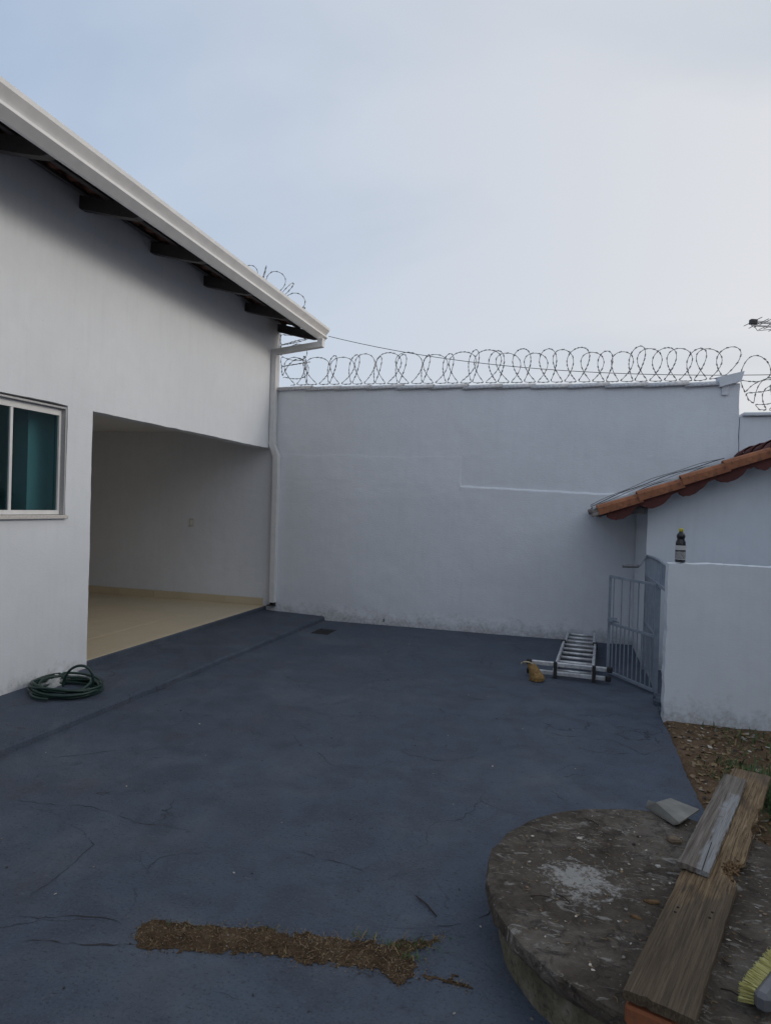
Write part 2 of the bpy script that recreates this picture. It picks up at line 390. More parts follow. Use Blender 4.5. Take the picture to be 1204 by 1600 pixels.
c = a.mix(a.ramp(dd, (.055, .85), (.145, 0.)), c, (.43, .425, .41))
a.col(c).set(.9, spec=.2).bump([(n3, .9), (n2, 1.0), (n1, .6)], .014); M['slab'] = a.m
a = Mt('mossy_concrete_drum'); n1 = a.noise(7, 6, .7, .4, (1, 1, .4)); n2 = a.noise(40, 5, .7); c = a.ramp(n1, (.3, (.07, .062, .045)), (.55, (.19, .175, .13)), (.72, (.30, .285, .24))); c = a.mix(a.ramp(n2, (.35, .7), (.5, 0.)), c, (.05, .045, .035)); a.col(c).set(.9, spec=.2).bump([(n2, .7), (n1, .7)], .012); M['drum'] = a.m
# weathered planks, grain along local X
a = Mt('weathered_brown_plank')
g = a.noise(9, 6, .65, .3, (.30, 15, 6)); g2 = a.noise(24, 5, .7, .25, (.22, 9, 4)); b = a.noise(2.6, 5, .6, .5, (1, 2.4, 1))
c = a.ramp(g, (.30, (.085, .052, .027)), (.5, (.21, .145, .083)), (.70, (.34, .255, .16)))
c = a.mix(a.ramp(g2, (.38, .9), (.49, 0.)), c, (.040, .027, .018))
sx = a.n('ShaderNodeSeparateXYZ'); a.l(a.c, sx.inputs[0])
e1 = a.math('ADD', sx.outputs[0], a.math('MULTIPLY', a.math('SUBTRACT', b, .5), 1.5))
c = a.mix(a.ramp(a.math('ADD', e1, .5), (.0, .66), (.25, 0.)), c, (.055, .047, .038))
c = a.mix(a.ramp(a.math('MULTIPLY', e1, .5), (.42, 0.), (.62, .6)), c, (.15, .115, .085))
c = a.mix(a.ramp(b, (.58, 0.), (.72, .7)), c, (.07, .05, .035))
a.col(c).set(.85, spec=.25).bump([(g2, .7), (g, .6)], .006); M['plank'] = a.m
a = Mt('weathered_grey_plank')
g = a.noise(9, 6, .65, .3, (.30, 14, 6)); g2 = a.noise(24, 5, .7, .25, (.22, 9, 4)); b = a.noise(4, 6, .65, .4, (1, 2.5, 1))
c = a.ramp(g, (.34, (.085, .07, .058)), (.66, (.23, .205, .18)))
c = a.mix(a.ramp(g2, (.33, .7), (.45, 0.)), c, (.05, .045, .04))
sx = a.n('ShaderNodeSeparateXYZ'); a.l(a.c, sx.inputs[0])
yy = a.math('ADD', sx.outputs[1], a.math('MULTIPLY', a.math('SUBTRACT', b, .5), .13))
xx = a.math('ADD', sx.outputs[0], a.math('MULTIPLY', a.math('SUBTRACT', b, .5), .4))
mk = a.math('MULTIPLY', a.ramp(a.math('ADD', a.math('MULTIPLY', yy, -6.), .4), (.42, 0.), (.52, 1.)), a.ramp(a.math('ADD', xx, .5), (.82, 1.), (.9, 0.)))
c = a.mix(a.math('MULTIPLY', a.math('MULTIPLY', mk, a.ramp(g2, (.36, .25), (.6, .9))), .85), c, (.33, .35, .375))
a.col(c).set(.85, spec=.25).bump([(g2, .6), (g, .5)], .005); M['plank2'] = a.m
M['rot'] = flat('rotten_wood', (.06, .034, .016), (.21, .125, .055), .95, 60)
M['chip'] = flat('wood_chip', (.07, .05, .035), (.24, .18, .12), .9, 40)
M['shard'] = flat('grey_fibre_cement', (.13, .13, .12), (.25, .245, .225), .85, 9)
M['bristle'] = flat('yellow_bristle', (.42, .39, .12), (.58, .55, .24), .6, 40)
M['brushblock'] = flat('grey_brush_block', (.10, .105, .12), (.16, .165, .18), .55, 20)
M['bottle'] = flat('dark_bottle_plastic', (.010, .012, .018), None, .22)
M['cap'] = flat('yellow_cap', (.55, .50, .05), None, .4)
a = Mt('printed_label'); br = a.n('ShaderNodeTexBrick'); a.l(a.n('ShaderNodeMapping').outputs[0], br.inputs['Vector'])
mpn = [q for q in a.t.nodes if q.bl_idname == 'ShaderNodeMapping'][0]; a.l(a.c, mpn.inputs[0]); mpn.inputs['Rotation'].default_value = (rad(90), 0, 0)
br.inputs['Scale'].default_value = 60; br.inputs['Color1'].default_value = (.05, .05, .06, 1); br.inputs['Color2'].default_value = (.30, .30, .31, 1); br.inputs['Mortar'].default_value = (.42, .42, .42, 1); br.inputs['Mortar Size'].default_value = .035
a.col(br.outputs[0]).set(.5); M['label_print'] = a.m
M['label_white'] = flat('white_label', (.55, .55, .55), (.42, .42, .43), .5, 90)

# ------------------------------------------------------------------ setting: ground, yard, sidewalk, garage floor
XF, YB = -4.1, 8.42          # facade plane, front of the back wall
o = mesh('ground', [(-300, -300, -.06), (300, -300, -.06), (300, 300, -.06), (-300, 300, -.06)], [(0, 1, 2, 3)], M['soil']); tag(o, kind='structure')
def yd(x, y): return .004*fbm(x*.9, y*.9, 2.)+.0015*fbm(x*5, y*5, 1.)
yard_o = wallgrid('yard_paving', (0, 0, 0), (1, 0, 0), (0, 1, 0), (0, 0, 1), -3.6, 4.2, -4.5, 8.5, .06, .055, M['yard'],
         holes=[(-3.04, -2.80, 7.46, 7.80)], disp=yd, eu=[.755], ev=[5.46], skip=lambda x, y: x > .755 and y < 5.46, jit=.012)
tag(yard_o, kind='structure')
# sidewalk: kerb edge a little irregular, falling gently away from the house
def kerbx(y): return -3.30+.017*(y-3.0)+.006*nv(y*6, 4.)+.004*nv(y*19, 2.)
ys = lines(-4.5, 8.5, .05); V = []; F = []; sm = []
prof_n = 10
for y in ys:
    kx = kerbx(y); V += [(kx+.012, y, -.02), (kx+.004+.004*nv(y*14, 1.), y, .035), (kx-.010, y, .053)]
    for t in range(prof_n):
        f = (t+1)/prof_n; x = kx-.010+(XF-.3-kx)*f; V.append((x, y, .055+.032*f+.0025*fbm(x*2, y*2)))
W_ = prof_n+3
for i in range(len(ys)-1):
    for j in range(W_-1):
        F.append((i*W_+j, (i+1)*W_+j, (i+1)*W_+j+1, i*W_+j+1)); sm.append(j > 2)
o = mesh('sidewalk', V, F, M['walk'], None, sm); tag(o, kind='structure'); walk_o = o
# painted threshold under the garage opening
mb = MB(); mb.box((-4.30, 4.60, .03), (XF-.012, 8.5, .131), None, .008)
o = mb.build('threshold', M['walk']); tag(o, kind='structure')
# garage floor with large tiles
mb = MB(); mb.box((-9.2, 4.60, -.05), (-4.30, 8.5, .128)); gf = mb.build('garage_floor', M['grout']); tag(gf, kind='structure')
tw = .60; src = None
for i in range(9):
    for j in range(7):
        x1 = -4.13-i*tw; x0 = x1-tw+.004; y1 = YB-.004-j*tw; y0 = y1-tw+.003
        if y1 < 4.72 or x1 < -9: continue
        y0 = max(y0, 4.70); 
        if src is None or y0 > y1-tw+.0031:
            mb = MB(); mb.box((x0-x1, y0-y1, 0), (0, 0, .012), None, .0015); t = mb.build('floor_tile', M['ftile'], gf, (x1, y1, .124))
            if y0 <= y1-tw+.0031: src = t
        else: t = inst('floor_tile', src, gf, Matrix.Translation((x1, y1, .124)))
# soil bed on the right
def soilz(x, y):
    e = x-.735-.03*nv(y*3.1, 5.)-.016*nv(y*11, x*6, 3.)
    return -.022+min(.034, max(0, e)*.75)+.008*fbm(x*3, y*3, 7.)*min(1, max(0, e)*6)+.005*fbm(x*14, y*14, 3.)
gx = sorted(set(lines(.70, 1.0, .012)+lines(1.0, 5.0, .04))); gy = lines(-4.5, 5.52, .045); V = []; F = []
for y in gy:
    for x in gx: V.append((x, y, soilz(x, y)))
nx = len(gx)
for j in range(len(gy)-1):
    for i in range(nx-1): F.append((j*nx+i, j*nx+i+1, (j+1)*nx+i+1, (j+1)*nx+i))
o = mesh('soil_bed', V, F, M['soil'], None, True); tag(o, kind='structure')
# drain
dr = empty('drain_grate', (-2.92, 7.63, 0)); tag(dr, 'small dark floor drain with broken bars beside the sidewalk kerb', 'drain')
mb = MB(); mb.box((-.13, -.18, -.058), (.13, .18, -.052)); mb.build('pit_floor', M['black'], dr)
for i in range(6):
    mb = MB(); y = -.14+i*.056; mb.box((-.12, y-.007, -.016), (.12, y+.007, -.002), Matrix.Rotation(.04*(-1)**i, 4, 'Z')); mb.build('bar', M['iron'], dr)

# cracks: narrow dirt-filled grooves, drawn as thin ribbons following the photograph's lines on the ground
def ribbon(pts, w, mat, name, parent, z=.0015, fn=yd):
    P = [gz(*p) for p in pts]; Q = []
    for a_, b_ in zip(P, P[1:]):
        n_ = max(2, int((b_-a_).length/.02))
        Q += [a_.lerp(b_, i/n_) for i in range(n_)]
    Q.append(P[-1]); V = []; F = []
    L_ = len(Q)
    for i, p in enumerate(Q):
        t = Q[min(i+1, L_-1)]-Q[max(i-1, 0)]; s = Vector((-t.y, t.x, 0)).normalized()
        p = p+s*(.022*fbm(p.x*6, p.y*6, 5.)+.007*nv(p.x*45, p.y*45, 3.))
        ww = .62*w*max(.0, min(1., .45+1.3*nv(p.x*11, p.y*11, 8.)+.5*nv(p.x*50, p.y*50, 2.)))*min(1, .15+4*i/L_, .15+4*(L_-1-i)/L_)*.5
        zz_ = fn(p.x, p.y)+z
        V += [(p.x-s.x*ww, p.y-s.y*ww, zz_), (p.x+s.x*ww, p.y+s.y*ww, zz_)]
    for i in range(L_-1): F.append((2*i, 2*i+1, 2*i+3, 2*i+2))
    return mesh(name, V, F, mat, parent)
for pts, w in [
    ([(0, 1474), (60, 1470), (150, 1476), (215, 1478)], .020), ([(90, 1470), (150, 1476)], .030),
    ([(0, 1434), (80, 1434), (160, 1437), (190, 1447)], .010),
    ([(20, 1248), (60, 1256), (140, 1262), (210, 1283), (300, 1300)], .010),
    ([(110, 1290), (150, 1320), (90, 1372), (20, 1420)], .006),
    ([(60, 1176), (90, 1184), (130, 1180), (190, 1172), (240, 1185), (290, 1186)], .009),
    ([(285, 1105), (292, 1118), (285, 1130), (262, 1138)], .007),
    ([(620, 1165), (640, 1182), (700, 1190), (760, 1180)], .007),
    ([(828, 1138), (880, 1150), (960, 1158), (1005, 1180), (1040, 1170)], .010),
    ([(835, 1110), (880, 1118), (940, 1119), (1000, 1112)], .009), ([(855, 1160), (900, 1168), (960, 1180), (1010, 1177)], .011),
    ([(640, 1080), (700, 1090), (790, 1095), (830, 1108)], .008), ([(985, 1128), (1010, 1130), (1038, 1134)], .014),
    ([(1028, 1085), (1022, 1100), (1030, 1115), (1034, 1132)], .02),
    ([(590, 1448), (640, 1455), (690, 1447), (740, 1436)], .007), ([(648, 1398), (668, 1416), (684, 1432)], .007),
    ([(400, 1100), (470, 1106), (520, 1120), (600, 1118)], .006), ([(450, 1325), (520, 1345), (600, 1370), (620, 1368)], .006),
    ([(740, 1440), (765, 1430), (770, 1420)], .012), ([(250, 1540), (360, 1552), (470, 1590)], .006)]:
    tag(ribbon(pts, w, M['crack'], 'crack', yard_o), kind='stuff')
tag(ribbon([(0, 1147), (22, 1151), (45, 1155)], .012, M['crack'], 'joint', walk_o, .003, lambda x, y: .06+.03*min(1, max(0, (-3.3-x)/.8))), kind='stuff')

# dirt-filled break in the paving
def inpoly(x, y, P):
    c = False; j = len(P)-1
    for i in range(len(P)):
        if (P[i].y > y) != (P[j].y > y) and x < (P[j].x-P[i].x)*(y-P[i].y)/(P[j].y-P[i].y)+P[i].x: c = not c
        j = i
    return c
def edged(x, y, P):
    p = Vector((x, y)); best = 9
    for i in range(len(P)):
        a_ = Vector((P[i-1].x, P[i-1].y)); b_ = Vector((P[i].x, P[i].y)); d = b_-a_
        t = max(0, min(1, (p-a_).dot(d)/max(1e-9, d.dot(d)))); best = min(best, (a_+d*t-p).length)
    return best
DP = [gz(*p) for p in [(207, 1470), (222, 1444), (262, 1438), (330, 1450), (400, 1448), (455, 1458), (520, 1461), (600, 1474), (650, 1468), (690, 1464), (708, 1458), (690, 1474), (640, 1486), (652, 1520), (680, 1522), (715, 1528), (748, 1550), (735, 1552), (700, 1536), (655, 1528), (632, 1538), (604, 1538), (592, 1518), (540, 1512), (460, 1504), (400, 1490), (330, 1490), (240, 1487), (214, 1482)]]
g = .008; xs = [q.x for q in DP]; yq = [q.y for q in DP]; V = []; F = []; id_ = {}
def dz(x, y):
    xx_ = x+.022*nv(x*14, y*14, 1.)+.020*nv(x*38, y*38, 2.); yy_ = y+.022*nv(x*14, y*14, 6.)+.024*nv(x*38, y*38, 9.)
    if not inpoly(xx_, yy_, DP): return None
    e = edged(xx_, yy_, DP); return .0015+min(.011, e*.16)+min(1, e*25)*(.004*fbm(x*25, y*25, 2.)+.003*nv(x*60, y*60))
ni = int((max(xs)-min(xs))/g)+3; nj = int((max(yq)-min(yq))/g)+3
for j in range(nj):
    for i in range(ni):
        x = min(xs)-g+i*g; y = min(yq)-g+j*g; z = dz(x, y)
        if z is not None: id_[i, j] = len(V); V.append((x, y, max(.0015, z)+yd(x, y)))
for (i, j) in id_:
    q = [(i, j), (i+1, j), (i+1, j+1), (i, j+1)]
    if all(k in id_ for k in q): F.append(tuple(id_[k] for k in q))
o = mesh('dirt_patch', V, F, M['dirt'], None, True); tag(o, 'long strip of bare brown earth with dry grass filling a break in the paving', 'dirt', kind='stuff')
def blades(spots, name, mats, h=(.02, .05), w=.0025, lean=.6, label=None, cat=None, pick=None):
    mb = MB()
    for p in spots:
        a_ = random.uniform(0, 6.28); hh = random.uniform(*h); l = random.uniform(.1, lean)*hh*1.6; ww = w*random.uniform(.7, 1.4)
        d = Vector((math.cos(a_), math.sin(a_), 0)); s = Vector((-d.y, d.x, 0))*ww; up = Vector((0, 0, hh*random.uniform(.3, 1)))
        p = Vector(p); q = p+d*l*.4+up*.65; r = p+d*l+up
        mi = pick() if pick else 0
        mb.add([p-s, p+s, q+s*.8, q-s*.8, r], [(0, 1, 2, 3), (3, 2, 4)], False, mi)
    o = mb.build(name, mats); 
    tag(o, label, cat, kind='stuff'); return o
sp = []; keys = list(id_.values()); Vd = V
for k in range(1500):
    v = V[random.choice(keys)]; sp.append((v[0]+random.uniform(-.01, .01), v[1]+random.uniform(-.01, .01), v[2]-.002))
blades(sp, 'dry_grass', [M['drygrass'], M['leaflitter'], M['paleleaf']], (.004, .014), .0011, 1.6, 'short dry straw littering the strip of bare earth', 'dry grass', lambda: random.choice((0, 0, 1, 1, 1, 1, 1, 1)))
sp = []
for c_, n_, s_ in [((655, 1482), 60, .045), ((600, 1478), 30, .035), ((690, 1468), 16, .03), ((570, 1470), 30, .03), ((420, 1455), 16, .03), ((640, 1500), 40, .03), ((290, 1450), 12, .05)]:
    c0 = gz(*c_)
    for k in range(n_): sp.append((c0.x+random.gauss(0, s_), c0.y+random.gauss(0, s_*.4), .008))
blades(sp, 'green_grass', [M['green'], M['drygrass']], (.008, .028), .0016, 1.2, 'small green weed tufts sprouting from the strip of bare earth', 'grass', lambda: int(random.random() < .3))

def flakes(spots, name, mats, size, thick=.0015, pick=None, label=None, cat=None, tilt=.35, parent=None):
    mb = MB()
    for p in spots:
        s = random.uniform(*size); n_ = random.choice((4, 5, 6)); R_ = Matrix.Rotation(random.uniform(0, 6.28), 4, 'Z') @ Matrix.Rotation(random.gauss(0, tilt), 4, 'X')
        el = random.uniform(.35, 1); T = Matrix.Translation(p)
        top = [T @ R_ @ Vector((s*math.cos(6.283*k/n_)*random.uniform(.7, 1.1), s*el*math.sin(6.283*k/n_)*random.uniform(.7, 1.1), thick+random.uniform(0, s*.12))) for k in range(n_)]
        bot = [T @ R_ @ (R_.inverted() @ T.inverted() @ q-Vector((0, 0, thick))) for q in top]
        mb.add(top+bot, [tuple(range(n_)), tuple(range(n_, 2*n_))[::-1]]+[(i, i+n_, (i+1) % n_+n_, (i+1) % n_) for i in range(n_)], False, pick() if pick else 0)
    o = mb.build(name, mats, parent); tag(o, label, cat, kind='stuff'); return o
sp = []
for k in range(1300):
    v = Vd[random.choice(keys)]; q = Vector((v[0]+random.gauss(0, .03), v[1]+random.gauss(0, .02), 0)); z = dz(q.x, q.y); q.z = yd(q.x, q.y)+max(.0015, z or 0)+.001; sp.append(q)
for k in range(350):
    v = Vd[random.choice(keys)]; q = Vector((v[0]+random.gauss(0, .06), v[1]+random.gauss(0, .035), 0)); z = dz(q.x, q.y); q.z = yd(q.x, q.y)+max(.0015, z or 0)+.001; sp.append(q)
flakes(sp, 'soil_crumbs', [M['dirt'], M['leaflitter'], M['drygrass'], M['stone'], M['paleleaf']], (.001, .0042), .001, lambda: random.choice((0, 0, 0, 0, 0, 0, 0, 1, 1, 1, 2, 3)), 'soil crumbs and straw bits spilling round the strip of bare earth', 'soil crumbs', .6)
# litter on the soil bed
sp = []
for k in range(2600):
    x = .77+abs(random.gauss(0, .7)); y = random.uniform(1.0, 5.35)
    sp.append(Vector((x, y, soilz(x, y)+.004)))
flakes(sp, 'leaf_litter', [M['leaflitter'], M['drygrass'], M['paleleaf'], M['stone'], M['twig']], (.005, .024), .001, lambda: random.choice((0,)*12+(1,)*6+(2, 3, 3, 4, 4)), 'dry leaves and debris scattered over the soil by the low white wall', 'leaf litter', .5)
sp = []
for k in range(900):
    c0 = random.choice([(1.02, 4.35, .12), (1.28, 4.1, .16), (1.5, 4.7, .2), (1.18, 3.35, .14), (1.35, 3.7, .16), (1.22, 3.1, .10), (1.3, 5.1, .15)])
    x = c0[0]+random.gauss(0, c0[2]); y = c0[1]+random.gauss(0, c0[2]*1.2)
    if x > .8: sp.append((x, y, soilz(x, y)-.002))
gc_ = gz(1200, 1255)
for k in range(700): sp.append((gc_.x+random.gauss(.05, .07), gc_.y+random.gauss(0, .16), 0.0))
blades([(gc_.x+random.gauss(.04, .06), gc_.y+random.gauss(0, .17), soilz(gc_.x, gc_.y)-.004) for k in range(900)], 'grass_clump', [M['green'], M['drygrass']], (.05, .13), .0035, .7, 'dense green grass clump beside the far end of the brown plank', 'grass', lambda: int(random.random() < .12))
gc_ = gz(1142, 1197)
for k in range(110): sp.append((gc_.x+random.gauss(0, .05), gc_.y+random.gauss(0, .06), 0.0))
blades(sp, 'weeds', [M['green'], M['drygrass']], (.02, .075), .0035, .9, 'green weeds growing from the soil beside the weathered planks', 'grass', lambda: int(random.random() < .3))
sp = []
for k in range(900):
    x = .8+abs(random.gauss(0, .6)); y = random.uniform(2, 5.3); sp.append((x, y, soilz(x, y)))
blades(sp, 'straw', [M['drygrass'], M['leaflitter']], (.01, .04), .0015, 2.2, 'dry straw lying across the soil bed', 'dry grass', lambda: int(random.random() < .4))
# specks and pebbles on the paving
sp = []
for k in range(160):
    p = Vector((random.uniform(-3.1, .7), 1.2+6.9*random.random()**1.6, 0)); p.z = yd(p.x, p.y)+.001; sp.append(p)
for q in [(717, 1392), (872, 1285), (485, 1335), (440, 1287), (750, 1450), (395, 1557), (1052, 1185), (1063, 1203), (560, 1395)]: sp.append(gz(*q)+Vector((0, 0, .004)))
flakes(sp, 'paving_specks', [M['stone'], M['twig'], M['paleleaf']], (.002, .007), .002, lambda: random.choice((0, 1, 1, 1, 2)), 'tiny chips and grit scattered over the dark paving', 'grit')

# ------------------------------------------------------------------ house
house = empty('house', (XF, 4.8, .05)); tag(house, 'white plastered house with open garage, tiled eaves and white gutter', 'house')
hp = lambda: house
def to(o, p):
    """parent keeping the world placement"""
    o.parent = p; o.matrix_parent_inverse = p.matrix_world.inverted() if p.parent is None else Matrix.Identity(4); return o
bpy.context.view_layer.update()
def hpart(o, p=None): 
    p = p or house; o.parent = p
    o.matrix_parent_inverse = Matrix.Translation(house.location).inverted() if p is house else Matrix.Identity(4)
    return o
WY0, WY1, WZ0, WZ1 = 2.4, 4.53, 1.43, 2.36
OY0, OZ0, OZ1 = 4.83, .10, 2.375
fac = wallgrid('wall', (XF, 0, 0), (0, 1, 0), (0, 0, 1), (1, 0, 0), -4.5, 8.62, .02, 4.235, .07, .15, M['facade'],
      holes=[(WY0, WY1, WZ0, WZ1), (OY0, 8.45, -.5, OZ1)], disp=lambda u, v: .0035*fbm(u*1.3, v*1.3, 4.)+.0012*fbm(u*9, v*9, 2.), jit=.005); hpart(fac)
mb = MB(); mb.box((-9.2, -4.5, .02), (-9.05, 8.42, 5.3)); mb.box((-9.05, 4.60, .02), (-4.25, 4.72, 2.62)); mb.box((-9.05, -4.5, .02), (-4.25, -4.38, 4.1)); hpart(mb.build('inner_wall', M['inner']))
mb = MB(); mb.box((-9.05, -4.38, 2.62), (-4.25, 8.419, 2.72)); hpart(mb.build('ceiling', M['inner']))
mb = MB(); mb.box((-9.05, -4.38, .0), (-4.25, 4.60, .13)); hpart(mb.build('room_floor', M['ftile']))
mb = MB(); mb.box((-4.50, 4.38, .13), (-4.36, 4.60, 2.62)); mb.box((-7.2, -1, .13), (-7.05, 4.6, 2.62)); hpart(mb.build('room_partition', M['inner']))
# skirting tiles along the back wall of the garage
mb = MB(); mb.box((-.597, -.010, 0), (0, 0, .105), None, .002); sk = mb.build('skirting_tile', M['ftile']); sk.location = (-4.16, YB-.0075, .136); hpart(sk)
for i in range(1, 8):
    t = bpy.data.objects.new('skirting_tile', sk.data); col.objects.link(t); t.location = (-4.16-.6*i, YB-.0075, .136); hpart(t)
mb = MB(); mb.box((-.038, -.008, -.06), (.038, 0, .06), None, .004); so_ = mb.build('wall_socket', M['ivory']); so_.location = (-5.35, YB-.006, 1.28); hpart(so_)
mb = MB(); mb.box((-.022, -.010, -.032), (.022, -.0075, .032), None, .002); q = mb.build('socket_insert', M['wplastic']); q.parent = so_
# window
win = MB(); 
# reveals
win.box((XF-.12, WY1-.016, WZ0+.02), (XF-.004, WY1-.002, WZ1-.003)); win.box((XF-.12, WY0+.002, WZ0+.02), (XF-.004, WY0+.016, WZ1-.003)); win.box((XF-.12, WY0+.018, WZ1-.018), (XF-.004, WY1-.018, WZ1-.003))
wo = win.build('window', M['granite']); hpart(wo)
def wsub(mb, name, mat): o = mb.build(name, mat, wo); return o
fx0, fx1 = XF-.085, XF-.045; y0, y1 = WY0+.018, WY1-.018; z0, z1 = WZ0+.022, WZ1-.020
mb = MB(); mb.box((fx0, y0, z0), (fx1, y0+.022, z1)); mb.box((fx0, y1-.022, z0), (fx1, y1, z1)); mb.box((fx0, y0+.022, z1-.055), (fx1, y1-.022, z1)); mb.box((fx0, y0+.022, z0), (fx1, y1-.022, z0+.035)); wsub(mb, 'frame', M['wmetal'])
edges = [y0+.022, 2.95, 3.48, 4.01, y1-.022]
for i in range(3):
    e = edges[i+1]; mb = MB(); mb.box((fx0+.006, e-.012, z0+.035), (fx1-.004, e+.012, z1-.055)); wsub(mb, 'mullion', M['wmetal'])
for i in range(4):
    mb = MB(); mb.box((fx0+.018, edges[i]+.013 if i else edges[i]+.001, z0+.036), (fx0+.023, edges[i+1]-.013 if i < 3 else edges[i+1]-.001, z1-.056)); wsub(mb, 'pane', M['glass'])
mb = MB(); mb.box((XF-.152, WY0-.03, WZ0-.012), (XF+.035, WY1+.004, WZ0+.018), None, .004); wsub(mb, 'sill', M['sill'])
# roof: slope z = RZ + .25*(RX-x)
RX, RZ, RS = -3.46, 4.055, .25
def roofz(x): return RZ+RS*(RX-x)
roof = empty('roof'); hpart(roof); roof.location = (0, 0, 0)
for k in range(-8, 6):
    y = 8.545-.977*(5-k) if True else 0
    poly = [(-3.47, roofz(-3.47)-.03-.085), (-3.56, roofz(-3.56)-.03-.112), (-3.75, roofz(-3.75)-.03-.118), (-4.75, roofz(-4.75)-.03-.105), (-4.75, roofz(-4.75)-.03), (-3.47, roofz(-3.47)-.03)]
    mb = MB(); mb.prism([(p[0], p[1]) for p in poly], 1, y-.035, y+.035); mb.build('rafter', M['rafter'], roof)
for x in (-3.52, -3.80, -4.02):
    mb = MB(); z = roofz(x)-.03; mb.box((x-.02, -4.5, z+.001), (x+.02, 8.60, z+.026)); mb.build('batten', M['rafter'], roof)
# S-profile clay tiles, two eave rows piece by piece
def tile_mesh(wd, ln, th=.012, ns=8):
    V = []; F = []
    for r in range(2):
        for q in (0, 1):
            for i in range(ns+1):
                t = i/ns; y = wd*t; z = .036*math.sin(t*2*math.pi)+.03+.012*(1-r)
                V.append((-ln*r, y, z-(th if q else 0)))
    n_ = ns+1
    for i in range(ns):
        F += [(i, i+1, 2*n_+i+1, 2*n_+i), (n_+i+1, n_+i, 3*n_+i, 3*n_+i+1), (i+1, i, n_+i, n_+i+1), (2*n_+i, 2*n_+i+1, 3*n_+i+1, 3*n_+i)]
    F += [(0, 2*n_, 3*n_, n_), (ns, n_+ns, 3*n_+ns, 2*n_+ns)]
    return V, F
V, F = tile_mesh(.205, .46); src = None
tilt = Matrix.Rotation(math.atan(RS), 4, 'Y')
for r in range(2):
    for c_ in range(50):
        y = 8.62-.2*(c_+1); x = -3.44-.36*r; Mx = Matrix.Translation((x, y, roofz(x)+.001+.004*r+random.uniform(0, .003))) @ tilt
        if src is None: t = mesh('roof_tile', V, F, M['tile'], roof, True); src = t; t.matrix_local = Mx
        else: inst('roof_tile', src, roof, Mx)
V = []; F = []; nn = 400
for i in range(nn+1):
    y = -4.5+13.1*i/nn; w_ = .036*math.sin((8.62-y)/.2*2*math.pi)
    for x in (-4.20, -9.4): V.append((x, y, roofz(x)+.045-w_))
F = [(2*i, 2*i+2, 2*i+3, 2*i+1) for i in range(nn)]
mb = MB(); mb.add(V, F, True); mb.add([(v[0], v[1], v[2]-.015) for v in V], [f[::-1] for f in F], True); tag(mb.build('tile_field', M['tile'], roof), kind='stuff')
# gutter
gp = [(0, .185), (0, 0), (.022, 0), (.088, .050), (.086, .072), (.064, .082), (.118, .152), (.120, .185), (.108, .185), (.106, .160), (.052, .086), (.054, .074), (.076, .066), (.076, .054), (.020, .012), (.008, .012), (.008, .185)]
gx0, gz0 = -3.462, 3.92
mb = MB(); mb.prism([(gx0+p[0], gz0+p[1]) for p in gp], 1, -4.5, 8.62)
gut = mb.build('gutter', M['wmetal']); hpart(gut)
mb = MB(); mb.prism([(gx0+p[0]+.0, gz0+p[1]) for p in gp[:8]], 1, 8.6205, 8.6235); mb.build('end_cap', M['wmetal'], gut)
for k in range(-2, 4):
    mb = MB(); y = 2.2+2.7*k; mb.prism([(gx0+p[0]*1.02, gz0-.002+p[1]*1.015) for p in gp[1:8]], 1, y, y+.03); 
# downpipe: rectangular sections mitred along a path
def rectpipe(P, hw, hd, ax):
    """sections lie in planes spanned by ax[i][0], ax[i][1]"""
    mb = MB(); V = []
    for p, (u, v) in zip(P, ax):
        u = Vector(u)*hw; v = Vector(v)*hd; p = Vector(p); V += [p-u-v, p+u-v, p+u+v, p-u+v]
    F = [(3, 2, 1, 0)]
    for i in range(len(P)-1):
        for k in range(4): F.append((4*i+k, 4*i+(k+1) % 4, 4*i+4+(k+1) % 4, 4*i+4+k))
    b_ = 4*(len(P)-1); F.append((b_, b_+1, b_+2, b_+3)); mb.add(V, F); return mb
X_, Y_ = (1, 0, 0), (0, 1, 0)
PY2 = 8.365
mt_ = (1, 0, -.95)
pipe = rectpipe([(-3.405, 8.46, 3.925), (-3.405, 8.46, 3.84), (-4.055, PY2, 3.735), (-4.055, PY2, 2.42), (-3.985, PY2, 2.26), (-3.985, PY2+.002, .20)], .036, .045,
                [(X_, Y_), (mt_, Y_), (mt_, Y_), ((1, 0, .2), Y_), ((1, 0, .2), Y_), (X_, Y_)])
dp = pipe.build('downpipe', M['wmetal']); hpart(dp)
mb = MB(); mb.box((-3.445, 8.41, 3.90), (-3.365, 8.51, 3.919)); mb.build('collar', M['wmetal'], dp)
mb = MB(); mb.box((-4.01, 8.318, .165), (-3.955, 8.41, .198)); mb.build('outlet', M['black'], dp)
mb = MB(); mb.box((-4.06, 8.317, .150), (-3.945, 8.412, .163)); mb.build('bracket', M['iron'], dp)
mb = MB(); mb.box((-4.10, 8.317, 2.44), (-4.012, 8.412, 2.462)); mb.build('bracket', M['wmetal'], dp)

